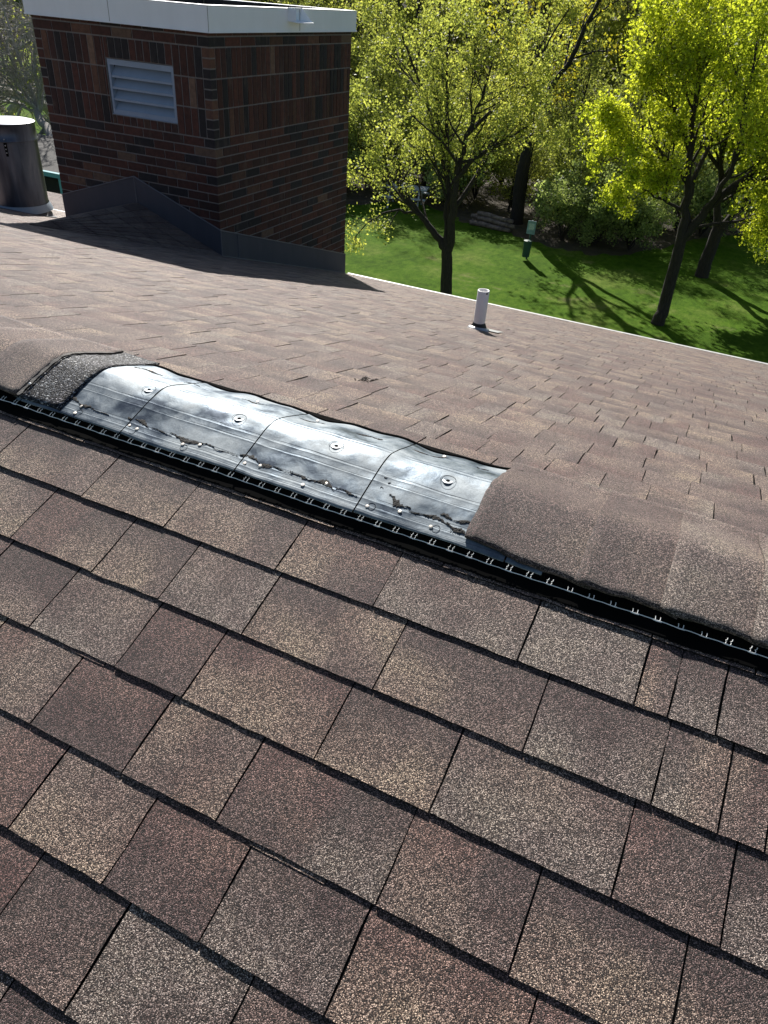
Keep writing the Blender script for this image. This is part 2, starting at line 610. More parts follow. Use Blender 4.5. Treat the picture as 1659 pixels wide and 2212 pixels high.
# far slope, from the ridge down to the eave
def farP(x, v, h):                 # v counts downhill from the ridge, in plan
    return far(x, YR + v, h)
far_list = []
kf = 0
y = .115
EF = .130
while YR + y < EAVE - .01:
    x = -11.8 + rng.uniform(0, .2)
    while x < 3.2:
        w = rng.uniform(.07, .19)
        far_list.append((kf, x, x + w, y, min(y + EF, EAVE - YR)))
        x += w
    y += EF
    kf += 1
CUTC = (-3.86, -5.63, 5.19)
cand = []
fx = MB()
for k, a, b, y0, y1 in far_list:
    xm = (a + b) / 2
    if a > -5.6 and b < -3.92 and YR + y1 > 5.22:
        continue                                    # under the chimney
    t = rng.choice([.0036, .0044, .0050, .0058])
    # visible and large: rank by distance inside the view
    d = math.hypot(xm, YR + y0)
    az = math.degrees(math.atan2(xm, YR + y0))
    vis = -58 < az < 12 and xm > -3.6
    cand.append((d if vis else 99 + d, a, b, y0, y1, t))
cand.sort()
n_far = 0
for d, a, b, y0, y1, t in cand:
    g = .0012
    # butt is at y1 (downhill); top at y0
    def Pf(x, v, h, _a=y0, _b=y1):
        return farP(x, _b - v, h)
    L = y1 - y0
    gn = 1.0
    if d < 99 and n_ind < 296:
        mb = MB()
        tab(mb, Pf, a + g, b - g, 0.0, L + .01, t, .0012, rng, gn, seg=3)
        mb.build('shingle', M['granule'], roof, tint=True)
        n_ind += 1
    else:
        tab(fx, Pf, a + g, b - g, 0.0, L + .01, t, .0012, rng, gn, seg=2)
o = fx.build('shingle_field', M['granule'], roof, tint=True)
o['kind'] = 'stuff'
o = extra.build('shingle_field', M['granule'], roof, tint=True)
o['kind'] = 'stuff'
# drip edge along the eave
de = MB()
yE = EAVE
zE = fz(EAVE)
de.box(-3.86, XRr, yE - .012, yE + .018, zE - .05, zE + .012)
de.box(XL, -5.64, yE - .012, yE + .018, zE - .05, zE + .012)
de.build('drip_edge', M['eave_metal'], roof)
# gutter beneath the drip edge
gu = MB()
for x0_, x1_ in ((-3.86, XRr), (XL, -5.64)):
    gu.box(x0_, x1_, yE + .02, yE + .11, zE - .15, zE - .14)
    gu.box(x0_, x1_, yE + .105, yE + .115, zE - .14, zE - .045)
gu.build('gutter', M['eave_metal'], roof)
# rake boards
rb = MB()
for x0_, x1_ in ((XRr, XRr + .03),):
    for i in range(m_ - 1):
        (ya, za), (yb, zb) = prof[i], prof[i + 1]
        rb.hexa([(x0_, ya, za - .2), (x1_, ya, za - .2), (x1_, yb, zb - .2), (x0_, yb, zb - .2), (x0_, ya, za + .012), (x1_, ya, za + .012), (x1_, yb, zb + .012), (x0_, yb, zb + .012)])
rb.build('rake_board', M['eave_metal'], roof)

# ------------------------------------------------------------------ ridge vent
def zt(y):
    d = y - 1.145
    m = .35 if d < 0 else .37
    return -.741 - m * (math.sqrt(d * d + .0009) - .03)
YN, YF = .998, 1.287
def wav(x, y):
    e = 0.0
    t = max(0, (y - 1.12) / .16)
    e += t * .0040 * math.sin(x * 21 + 1.0)
    e += t * .0025 * math.sin(x * 47 + .5)
    e += .0016 * mnoise.noise(Vector((x * 9, y * 12, 0)))
    e += .0009 * mnoise.noise(Vector((x * 28, y * 32, 4)))
    return e
def vent_p(x, y, h=0.0):
    return Vector((x, y, zt(y) + wav(x, y) + h))
vent = empty('ridge_vent', (-.6, YR, ZR), 'torn open ridge vent of shiny worn aluminium strips where the cap shingles have blown off', 'roof vent')
def vpart(name, mb, mat, smooth=False):
    o = mb.build(name, mat, vent, smooth)
    o.matrix_parent_inverse = Matrix.Translation(-Vector(vent.location))
    return o
groove = [1.006, 1.016, 1.030, 1.075, 1.092, 1.160, 1.172, 1.236, 1.246, 1.256, 1.266]
def gh(y):
    e = 0
    for g in groove:
        e += .0004 * math.exp(-((y - g) / .0013) ** 2)
    return e
def panel(x0, x1, right_edge=None):
    ys = sorted(set([YN + (YF - YN) * i / 60 for i in range(61)] + [g + q for g in groove for q in (-.0015, 0, .0015)]))
    nx = max(3, int((x1 - x0) / .006))
    vs, fs = [], []
    for y in ys:
        yb = y
        xr = x1
        if right_edge:
            xr = right_edge(y)
        for i in range(nx + 1):
            x = x0 + (xr - x0) * i / nx
            yy = yb
            if y <= YN + 1e-6:
                yy += .002 * math.sin(x * 15)
            dome = 0
            for (wx, wy) in WASH:
                d2 = (x - wx) ** 2 + (yy - wy) ** 2
                if d2 < .004:
                    dome -= .0030 * math.exp(-d2 / .0007)
            dome += .0032 * math.exp(-((x - x0) / .02) ** 2) * .4
            vs.append(vent_p(x, yy, gh(y) + dome))
    w = nx + 1
    for j in range(len(ys) - 1):
        for i in range(nx):
            fs.append((j * w + i, j * w + i + 1, (j + 1) * w + i + 1, (j + 1) * w + i))
    # turned-down rim all round, 2 mm
    b = len(vs)
    rim = [i for i in range(w)]
    for i in rim:
        v = vs[i]
        vs.append((v[0], v[1] + .0005, v[2] - .002))
    for i in range(nx):
        fs.append((b + i, b + i + 1, i + 1, i))
    return vs, fs
WASH = [(-1.068, 1.130), (-.827, 1.126), (-.598, 1.132), (-.356, 1.131)]
rv = random.Random(3)
pan = [(-1.331, -1.320, None), (-1.317, -1.041, None), (-1.038, -.7555, None), (-.7525, -.4895, None), (-.4865, -.196, None), (-.193, -.128, None)]
for a, b, _ in pan:
    vs, fs = panel(a, b)
    vpart('vent_panel', type('q', (MB,), {})() if False else (lambda m: (m.add(vs, fs), m)[1])(MB()), M['vent'], True)
# the far, sunlit side flange and the black vent body under the sheets
bd = MB()
XA, XB = -4.5, 3.2
NXB = 220
vs, fs = [], []
for i in range(NXB + 1):
    x = XA + (XB - XA) * i / NXB
    a = near(x, .6965, .0005)
    w1 = wav(x, YN)
    w2 = wav(x, YF)
    vs += [a + Vector((0, 0, .0)), Vector((x, YN + .0035, zt(YN) - .0022 + w1)), Vector((x, YR, -.7465)), Vector((x, YF - .003, zt(YF) - .0022 + w2)), Vector((x, YF + .022, fz(YF + .022) + .0095))]
for i in range(NXB):
    for j in range(4):
        fs.append((i * 5 + j, (i + 1) * 5 + j, (i + 1) * 5 + j + 1, i * 5 + j + 1))
bd.add(vs, fs)
vpart('vent_body', bd, M['vent_black'])
q = MB()
q.tube([Vector((-1.75 + i * .02, 1.291, zt(1.291) + wav(-1.75 + i * .02, 1.291) + .0005)) for i in range(76)], .0040, 6)
vpart('rim_bead', q, M['vent_black'], True)
# comb of little teeth under the near lip
cm = MB()
x = -2.2
while x < 1.2:
    p = Vector((x, YN, zt(YN) + wav(x, YN)))
    cm.box(x, x + .0022, YN - .0012, YN + .004, p.z - .0058, p.z - .0021)
    x += .0060
o = vpart('comb_teeth', cm, M['vent_black'])
o['kind'] = 'stuff'
# pale line and its paired ticks
ln = MB()
pts = []
for i in range(0, 261):
    x = -3.0 + i * .02
    ph = (x + .038) / .0358
    dv = -.0012 * (1 if abs(ph - round(ph)) < .17 else 0)
    pts.append(near(x, .6930 + dv + .0006 * math.sin(x * 13), .0150))
ln.tube(pts, .0009, 4)
vpart('edge_line', ln, M['wire'])
def tick(i):
    x = -.0395 + i * .0358
    c = MB()
    full = not (-1.5 < i < 6)
    for dx in (-.004, .0035):
        X = x + dx
        if full:
            hh = [(0, 0), (.0009, .30), (-.0007, .50), (.0014, .65), (.0018, 1.0)]
        else:
            hh = [(0, 0), (.0002, .3), (-.0005 if dx < 0 else 0, .65)]
        pt = [near(X + a, .6935 + b * .0095, .0153 + b * .0022) for a, b in hh]
        c.tube(pt, .00065, 4)
    c.tube([near(x - .0065, .6925, .0150), near(x, .6918, .0153), near(x + .0065, .6925, .0150)], .0011, 4)
    return c
for i in range(-50, 13):
    vpart('clip', tick(i), M['wire'])
# faint little stems standing on the dark flange
fl = MB()
for i in range(-50, 13):
    x = -.026 + i * .0358 + rv.uniform(-.002, .002)
    fl.tube([near(x, .684, .0008), near(x + rv.uniform(-.001, .001), .687, .004)], .0003, 3)
o = vpart('flange_bristle', fl, M['wire'])
o['kind'] = 'stuff'
# black flange lying on the shingles under the vent
fg = MB()
vs, fs = [], []
for i in range(161):
    x = XA + (XB - XA) * i / 160
    vs += [near(x, .6702 + .0007 * math.sin(x * 40) + .0008 * math.sin(x * 91), .0068), near(x, .7045, .0076)]
for i in range(160):
    fs.append((i * 2, i * 2 + 2, i * 2 + 3, i * 2 + 1))
fg.add(vs, fs)
vpart('vent_flange', fg, M['vent_black'])
# black seams between the panels
for xs_ in (-1.0395, -.754, -.488, -.1945):
    q = MB()
    pts = [vent_p(xs_, YN - .002 + (YF - YN) * i / 40, .0006) for i in range(41)]
    q.tube(pts, .0017, 4)
    vpart('seam', q, M['vent_black'])
# washers dimpled on the crest
for wx, wy in WASH:
    q = MB()
    nrm = Vector((0, .05, 1)).normalized()
    c0 = vent_p(wx, wy, -.0024)
    q.lathe([(.0105, -.0016), (.0105, -.0002), (.0098, .0001), (.0045, -.0003), (.0040, -.0012)], c0, 28, nrm)
    o = vpart('washer', q, M['film'], True)
    q = MB()
    q.lathe([(.0036, -.001), (.0036, .0006), (.0020, .0010), (.0, .0010)], c0, 16, nrm)
    vpart('screw_head', q, M['vent_black'])
    q = MB()
    pts = [c0 + Vector((.0150 * math.cos(t * PI / 12), .0150 * math.sin(t * PI / 12), .0022)) for t in range(25)]
    q.tube(pts, .0004, 4)
    vpart('stamped_ring', q, M['score'])
# roofing nails
NAILS = [(-1.173, 1.030), (-1.173, 1.010), (-1.034, 1.022), (-1.012, 1.020), (-.893, 1.019), (-.858, 1.030), (-.744, 1.022), (-.711, 1.028), (-.607, 1.016), (-.567, 1.036), (-.468, 1.016), (-.407, 1.027), (-.340, 1.016), (-1.155, 1.236), (-.860, 1.243), (-.712, 1.256), (-.412, 1.262)]
for nx_, ny_ in NAILS:
    q = MB()
    tl = Vector((rv.uniform(-.25, .25), -.33 + rv.uniform(-.2, .2), 1)).normalized()
    q.lathe([(.0012, -.003), (.0012, .0003), (.0038, .0004), (.0041, .0007), (.0034, .0011), (0, .0012)], vent_p(nx_, ny_, 0.0006), 16, tl, True)
    vpart('nail', q, M['nail'], True)
for nx_, ny_ in [(-1.166, 1.016), (-1.018, 1.012), (-.886, 1.013), (-.461, 1.019), (-.331, 1.017)]:
    q = MB()
    q.tube([vent_p(nx_ + .0075 * math.cos(t * PI / 10), ny_ + .0075 * math.sin(t * PI / 10), .0007) for t in range(21)], .00035, 4)
    vpart('stamped_ring', q, M['score'])
# torn mastic left on the sheets
def ragged(x0, y0, x1, y1, w, h=.0014, seed=0, steps=26):
    r = random.Random(seed)
    q = MB()
    vs, fs = [], []
    L = math.hypot(x1 - x0, y1 - y0)
    dx, dy = (x1 - x0) / L, (y1 - y0) / L
    for i in range(steps + 1):
        t = i / steps
        prof_ = math.sin(PI * min(1, max(0, t))) ** .35
        ww = max(.0003, w * prof_ * (.45 + .35 * math.sin(t * 9 + seed) + r.uniform(-.2, .25)))
        off = w * .5 * math.sin(t * 7 + seed * 2) + r.gauss(0, w * .12)
        cx_, cy_ = x0 + dx * L * t - dy * off, y0 + dy * L * t + dx * off
        for s_, hh in ((-1, .0003), (-.4, h * r.uniform(.4, 1.2)), (.4, h * r.uniform(.3, 1.1)), (1, .0003)):
            xx, yy = cx_ - dy * ww * s_, cy_ + dx * ww * s_
            vs.append(vent_p(xx, yy, hh + .0004))
    for i in range(steps):
        for j in range(3):
            fs.append((i * 4 + j, i * 4 + j + 1, i * 4 + 5 + j, i * 4 + 4 + j))
    q.add(vs, fs)
    vpart('torn_mastic', q, M['mastic'])
MAST = [(-1.222, 1.043, -1.150, 1.034, .0040), (-1.150, 1.033, -1.095, 1.030, .0016), (-1.052, 1.043, -.990, 1.036, .0042), (-.985, 1.035, -.93, 1.031, .0014), (-.940, 1.034, -.825, 1.032, .0048), (-.825, 1.032, -.766, 1.034, .0010),
        (-.766, 1.040, -.688, 1.034, .0055), (-.688, 1.035, -.613, 1.033, .0014), (-.622, 1.036, -.545, 1.033, .0052), (-.545, 1.035, -.497, 1.031, .0026),
        (-.444, 1.052, -.392, 1.035, .0060), (-.392, 1.034, -.352, 1.035, .0018), (-.366, 1.040, -.282, 1.026, .0042), (-.336, 1.046, -.277, 1.047, .0040), (-.318, 1.036, -.274, 1.022, .0034),
        (-1.190, 1.222, -1.120, 1.238, .0050), (-.888, 1.222, -.832, 1.236, .0040), (-.741, 1.226, -.684, 1.240, .0035), (-.600, 1.228, -.541, 1.234, .0055), (-.480, 1.236, -.400, 1.250, .0050), (-.334, 1.240, -.309, 1.240, .0035), (-1.06, 1.238, -1.02, 1.246, .003)]
for i, (a, b, c, d, w) in enumerate(MAST):
    ragged(a, b, c, d, w * 1.5, seed=i)
for i, (a, b) in enumerate([(-.470, 1.088), (-.458, 1.080), (-.466, 1.064), (-.648, 1.036)]):
    ragged(a, b, a + .006, b + .002, .0022, .0012, seed=60 + i, steps=5)
# long embossed score lines
for y in (1.0085, 1.020, 1.0365, 1.079, 1.098):
    q = MB()
    for a, b, _ in pan[1:5]:
        q.tube([vent_p(a + .002 + (b - a - .004) * i / 40, y + .0010 * math.sin(a * 9 + i * .15), .0000) for i in range(41)], .0003, 4)
    vpart('score_line', q, M['score'])
for y in (1.163, 1.176, 1.240, 1.250, 1.262):
    q = MB()
    for a, b, _ in pan[1:5]:
        q.tube([vent_p(a + .002 + (b - a - .004) * i / 40, y + .0010 * math.sin(a * 7 + i * .2), .0001) for i in range(41)], .0003, 4)
    vpart('score_line', q, M['film'])
# stamped lettering VEN(T) running under the cap
def stroke(q, pts):
    q.tube([vent_p(-.3055 + x * .0066, 1.0165 + y * .0095, .0003) for x, y in pts], .00028, 4)
q = MB()
stroke(q, [(0, 1), (.3, 0), (.6, 1)])
stroke(q, [(1.45, 1), (.95, 1), (.95, 0), (1.45, 0)]); stroke(q, [(.95, .5), (1.35, .5)])
stroke(q, [(1.8, 0), (1.8, 1), (2.35, 0), (2.35, 1)])
stroke(q, [(2.6, 1), (3.2, 1)]); stroke(q, [(2.9, 1), (2.9, 0)])
vpart('stamped_lettering', q, M['score'])

# ridge cap shingles
def cap_piece(x0, x1, y0f, y1f, lift0, lift1, mat, name='ridge_cap', tint=None, seed=0, ragged_left=0.0, thick=.0045, notch=None):
    r = random.Random(seed)
    ny, nx = 22, max(3, int((x1 - x0) / .02))
    vs, fs, ti = [], [], []
    jag = [r.gauss(0, 1) for _ in range(ny + 1)]
    kinds = r.choice([('mauve', 'mid'), ('mid', 'buff'), ('grey', 'mid'), ('grey', 'buff'), ('mid', 'mauve')])
    for lay in (0, 1):
        for i in range(nx + 1):
            t = i / nx
            for j in range(ny + 1):
                s_ = j / ny
                x = x0 + (x1 - x0) * t
                if i == 0:
                    x += jag[j] * ragged_left
                ya = y0f(x) + (r.gauss(0, .0008) if lay == 0 else 0)
                yb = y1f(x)
                y = ya + (yb - ya) * s_
                hh = (lift0 + (lift1 - lift0) * t) - (0 if lay == 0 else thick)
                z = zt(y) + wav(x, y) * .5 + hh
                fzz = fz(y) if y > YR else near(0, (y - H * SN) / CS).z
                edge_ = max(0.0, (abs(y - 1.145) - .15) / .05)
                z = z * (1 - min(1, edge_)) + (fzz + .012 + hh) * min(1, edge_)
                vs.append((x, y, z))
                c = blend(TI[kinds[0]], TI[kinds[1]], max(0, min(1, t + r.uniform(-.15, .15))))
                ti.append(tuple(q_ * (.97 if lay == 0 else .3) for q_ in c))
    w = ny + 1
    nn = (nx + 1) * w
    for i in range(nx):
        for j in range(ny):
            a = i * w + j
            fs.append((a, a + w, a + w + 1, a + 1))
            fs.append((nn + a, nn + a + 1, nn + a + w + 1, nn + a + w))
    for i in range(nx):
        a = i * w
        fs.append((a, nn + a, nn + a + w, a + w))
        a = i * w + ny
        fs.append((a, a + w, nn + a + w, nn + a))
    for j in range(ny):
        a = j
        fs.append((a, a + 1, nn + a + 1, nn + a))
        a = nx * w + j
        fs.append((a, nn + a, nn + a + 1, a + 1))
    o = mesh(name, vs, fs, mat, roof, True, ti)
    return o
# right hand run: the near edge lies a little up the vent, torn left end
def yn_r(x):
    return 1.0155 - .0135 * max(0, min(1, (x + .275) / .16)) + .0022 * math.sin(x * 47) + .0012 * math.sin(x * 111)
def yf_r(x):
    return 1.345 + .003 * math.sin(x * 20)
xs_c = [-.2765, -.075, .065, .205, .345, .49, .63, .78, .92, 1.07, 1.22, 1.4, 1.6, 1.8]
for i in range(len(xs_c) - 1):
    a, b = xs_c[i], xs_c[i + 1]
    cap_piece(a, b + .03, yn_r, yf_r, .0075, .0020, M['granule'], seed=70 + i, ragged_left=.0016 if i == 0 else .0005)
# left hand run
def yn_l(x):
    return 1.0025 + .0018 * math.sin(x * 39)
def yf_l(x):
    return 1.335 + .003 * math.sin(x * 17)
x = -1.3325
first = True
cl = []
while x > -4.6:
    cl.append(x)
    x -= .143
for i, x in enumerate(cl):
    cap_piece(x - .143, x + .028 * (i > 0), yn_l, yf_l, .0085, .0085 if i == 0 else .0035, M['granule'], seed=120 + i, ragged_left=0)
# dark bluish granule head-lap left bare beside the metal, and the pale torn seal strip at its edge
cap_piece(-1.345, -1.2125, lambda x: yn_l(x) + .001, yf_l, .0040, .0040, M['granule_dark'], name='exposed_head_lap', seed=9)
sp = MB()
pts0 = []
for i in range(31):
    y = yn_l(-1.33) + (1.30 - 1.004) * i / 30
    pts0.append(Vector((-1.3285 + .001 * math.sin(i * 2.1), y, zt(y) + .0098)))
vs, fs = [], []
for i, p in enumerate(pts0):
    w = .0035 + .0015 * math.sin(i * 1.7)
    vs += [p + Vector((-w, 0, 0)), p + Vector((w, 0, -.001))]
fs = [(i * 2, i * 2 + 1, i * 2 + 3, i * 2 + 2) for i in range(30)]
mesh('seal_strip', vs, fs, plain('grey_seal', (.16, .15, .14), .9, bump=.6, scale=100), roof)
# small pale chips of granule on roof and the fallen crumbs
tmpm = M['film']
ch = MB()
for (x, y) in [(-1.325, 1.035)]:
    c = Vector((x, y, zt(y) + .0115))
    ch.add([c + Vector((-.004, -.002, 0)), c + Vector((.003, -.0025, 0)), c + Vector((.004, .002, .001)), c + Vector((-.002, .003, .001)), c + Vector((0, 0, .002))], [(0, 1, 4), (1, 2, 4), (2, 3, 4), (3, 0, 4)])
ch.build('paint_chip', M['film'], roof)

# twig crumbs lying on the far slope
tw = MB()
rr = random.Random(8)
cx_, cy_ = -.842, 1.765
for i in range(16):
    a = rr.uniform(0, 2 * PI)
    l = rr.uniform(.006, .022)
    px, py = cx_ + rr.gauss(0, .012), cy_ + rr.gauss(0, .016)
    p0 = far(px, py, .008 + rr.uniform(0, .004))
    p1 = far(px + math.cos(a) * l, py + math.sin(a) * l, .008 + rr.uniform(0, .006))
    tw.tube([p0, (p0 + p1) / 2 + Vector((0, 0, .003)), p1], [.0012, .0016, .0006], 5)
base = Vector(far(cx_, cy_, .006))
o = tw.build('twig_debris', M['bark'], loc=base)
o['label'] = 'small dark clump of twig crumbs lying on the sunlit far slope'
o['category'] = 'debris'

# ------------------------------------------------------------------ chimney
XC, YC, ZS = -3.893, 5.186, -1.0737
W, DP = 1.7294, 2.245
BE, BS = .0677, .2032
chim = empty('brick_chimney', (XC - W / 2, YC + DP / 2, -2.4), 'large square chimney of dark mixed red brick with soldier courses, louvre and white metal cap', 'chimney')
def cpart(name, mb, mat, smooth=False, tint=False):
    o = mb.build(name, mat, chim, smooth, tint)
    o.matrix_parent_inverse = Matrix.Translation(-Vector(chim.location))
    return o
ZTOP = ZS + 3 * BS + 3 * BE          # top of bricks, hidden by the cap
core = MB()
LVX0, LVX1, LVZ0, LVZ1 = -4.905, -4.243, -.935, -.541
Q = .0045
# core around the louvre opening (near face in 4 pieces), sides
core.box(XC - W + Q, XC - Q, YC + .09, YC + DP - Q, -3.4, ZTOP)
core.box(XC - W + Q, LVX0, YC + Q, YC + .09, -3.4, ZTOP)
core.box(LVX1, XC - Q, YC + Q, YC + .09, -3.4, ZTOP)
core.box(LVX0, LVX1, YC + Q, YC + .09, -3.4, LVZ0)
core.box(LVX0, LVX1, YC + Q, YC + .09, LVZ1, ZTOP)
cpart('mortar_core', core, M['mortar'])
rb_ = random.Random(21)
def btint(big=False):
    u = rb_.random()
    if u < .50:
        c = (.125, .042, .028)
    elif u < .68:
        c = (.085, .032, .025)
    elif u < .90:
        c = (.034, .028, .032)
    elif u < .965:
        c = (.18, .085, .052)
    else:
        c = (.27, .165, .11)
    k = rb_.uniform(.36, .70)
    return tuple(x * k for x in c)
bricks = []         # (distance, box)
J = .0105
def addb(face, a0, a1, z0, z1, proud=None):
    p = rb_.uniform(-.001, .0015)
    if face == 'L':                      # near face, a along X
        bx = (a0 + J / 2, a1 - J / 2, YC - p, YC + .03, z0 + J / 2, z1 - J / 2)
        d = math.sqrt(((a0 + a1) / 2) ** 2 + YC ** 2)
    else:
        bx = (XC - .03, XC + p, a0 + J / 2, a1 - J / 2, z0 + J / 2, z1 - J / 2)
        d = math.sqrt(XC ** 2 + ((a0 + a1) / 2) ** 2) * 1.12
    bricks.append((d, bx, btint()))
def over(a0, a1, z0, z1):
    return a0 < LVX1 - .004 and a1 > LVX0 + .004 and z0 < LVZ1 - .004 and z1 > LVZ0 + .004
def addL(a0, a1, z0, z1):
    if not over(a0, a1, z0, z1):
        addb('L', a0, a1, z0, z1)
        return
    if a0 < LVX0 - .012:
        addb('L', a0, min(a1, LVX0), z0, z1)
    if a1 > LVX1 + .012:
        addb('L', max(a0, LVX1), a1, z0, z1)
    m0, m1 = max(a0, LVX0), min(a1, LVX1)
    if z1 > LVZ1 + .015:
        addb('L', m0, m1, max(z0, LVZ1), z1)
    if z0 < LVZ0 - .015:
        addb('L', m0, m1, z0, min(z1, LVZ0))
SB, ST = ZS + BE, ZS + BE + 3 * BS      # soldier band
def crs(z0, par, zmin_l=-9, zmin_r=-9, corner=True):
    z1 = z0 + BE
    # corner brick wraps: long on one face, short on the other
    shortL = par % 2 == 0
    hl = BS / 2 if shortL else BS
    hr = BS if shortL else BS / 2
    p = rb_.uniform(-.0005, .0012)
    bricks.append((math.hypot(XC, YC), (XC - hl + J / 2, XC + p, YC - p, YC + hr - J / 2, z0 + J / 2, z1 - J / 2), btint()))
    a = XC - hl
    while a > XC - W + .02:
        b = max(XC - W, a - BS)
        if b - (XC - W) < .03:
            b = XC - W
        if z1 > zmin_l:
            addL(b, a, z0, z1)
        a = b
    a = YC + hr
    while a < YC + DP - .02:
        b = min(YC + DP, a + BS)
        if (YC + DP) - b < .03:
            b = YC + DP
        if z1 > zmin_r:
            addb('R', a, b, z0, z1)
        a = b
k = 0
z = ZS
while z > -2.75:
    crs(z, k, -2.0)
    z -= BE
    k += 1
crs(ST, 0)
crs(ST + BE, 1)
qn = .072
for s_ in range(3):
    z0 = SB + s_ * BS
    for t_ in range(3):
        zz = z0 + t_ * BE
        bricks.append((math.hypot(XC, YC), (XC - qn + J / 2, XC + .0005, YC - .0005, YC + qn - J / 2, zz + J / 2, zz + BE - J / 2), (.020, .016, .018) if rb_.random() < .8 else (.13, .06, .038)))
    nL = round((W - 2 * qn) / BE)
    st_ = (W - 2 * qn) / nL
    for i in range(nL):
        a = XC - qn - (i + 1) * st_
        addL(a, a + st_, z0, z0 + BS)
    for t_ in range(3):
        addb('L', XC - W, XC - W + qn, z0 + t_ * BE, z0 + (t_ + 1) * BE)
    nR = round((DP - qn) / BE)
    st_ = (DP - qn) / nR
    for i in range(nR):
        a = YC + qn + i * st_
        addb('R', a, a + st_, z0, z0 + BS)
bricks.sort(key=lambda q: q[0])
# the hidden foot of the wall does not count among the largest: keep bricks above the roof first
def foot(bx):
    yy = bx[2]
    return bx[5] < fz(max(bx[2], YC)) + .02
vis_b = [b for b in bricks if not foot(b[1])]
rest = MB()
for i, (d, bx, tn) in enumerate(vis_b):
    if i < 298:
        m1 = MB()
        m1.box(*bx, tint=tn)
        cpart('brick', m1, M['brick'], tint=True)
    else:
        rest.box(*bx, tint=tn)
o = cpart('brick_field', rest, M['brick'], tint=True)
o['kind'] = 'stuff'

# white cap: fascia, coping top and dark well
OV = .03
cx0, cx1, cy0, cy1 = XC - W - OV, XC + OV, YC - OV, YC + DP + OV
zb, ztp = -.300, -.142
RIM = .105
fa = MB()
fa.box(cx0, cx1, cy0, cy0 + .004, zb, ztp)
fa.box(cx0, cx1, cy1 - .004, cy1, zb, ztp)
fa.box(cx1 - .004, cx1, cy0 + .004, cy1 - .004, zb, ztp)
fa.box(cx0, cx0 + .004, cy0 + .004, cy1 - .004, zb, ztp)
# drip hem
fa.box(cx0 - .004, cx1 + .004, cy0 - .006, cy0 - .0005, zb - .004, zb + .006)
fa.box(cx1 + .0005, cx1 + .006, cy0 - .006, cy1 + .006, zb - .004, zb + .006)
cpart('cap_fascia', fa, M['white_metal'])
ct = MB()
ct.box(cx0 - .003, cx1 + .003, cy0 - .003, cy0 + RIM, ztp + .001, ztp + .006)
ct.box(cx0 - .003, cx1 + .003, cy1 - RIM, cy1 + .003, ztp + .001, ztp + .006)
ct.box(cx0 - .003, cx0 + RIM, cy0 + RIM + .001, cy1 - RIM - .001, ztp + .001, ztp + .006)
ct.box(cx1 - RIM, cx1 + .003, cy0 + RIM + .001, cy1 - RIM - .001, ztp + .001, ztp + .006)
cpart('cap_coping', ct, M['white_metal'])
wl = MB()
for bx in ((cx0 + RIM - .02, cx0 + RIM - .004, cy0 + RIM, cy1 - RIM), (cx1 - RIM + .004, cx1 - RIM + .02, cy0 + RIM, cy1 - RIM), (cx0 + RIM, cx1 - RIM, cy0 + RIM - .02, cy0 + RIM - .004), (cx0 + RIM, cx1 - RIM, cy1 - RIM + .004, cy1 - RIM + .02)):
    wl.box(*bx, ZTOP + .001, ztp)
cpart('cap_well', wl, M['membrane'])
sm = MB()
sm.box(-4.78, -4.777, cy0 - .0012, cy0 - .0004, zb + .006, ztp)
sm.box(cx1 + .0004, cx1 + .0014, 6.42, 6.424, zb + .006, ztp)
sm.box(cx1 - .001, cx1 + .0012, cy0 - .0012, cy0 + .0012, zb + .006, ztp)
cpart('cap_seam', sm, M['score'])
# scupper spout on the right side
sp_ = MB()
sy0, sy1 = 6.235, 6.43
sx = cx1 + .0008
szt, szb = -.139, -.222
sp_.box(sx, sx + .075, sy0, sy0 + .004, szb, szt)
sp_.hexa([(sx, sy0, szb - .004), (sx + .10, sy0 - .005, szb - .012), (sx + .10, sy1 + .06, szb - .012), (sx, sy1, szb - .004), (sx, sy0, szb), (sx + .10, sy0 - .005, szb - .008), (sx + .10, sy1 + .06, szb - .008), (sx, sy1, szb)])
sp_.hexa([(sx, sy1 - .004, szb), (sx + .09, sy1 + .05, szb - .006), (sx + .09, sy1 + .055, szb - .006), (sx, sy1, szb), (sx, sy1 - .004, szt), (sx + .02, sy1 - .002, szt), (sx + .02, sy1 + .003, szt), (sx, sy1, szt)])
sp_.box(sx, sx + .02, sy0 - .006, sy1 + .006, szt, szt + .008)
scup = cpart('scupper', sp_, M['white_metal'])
so_ = MB()
so_.box(sx - .0004, sx + .0006, sy0 + .008, sy0 + .07, szb + .01, szt - .008)
ob_ = cpart('scupper_opening', so_, M['membrane'])
ob_.parent = scup
ob_.matrix_parent_inverse = Matrix.Identity(4)

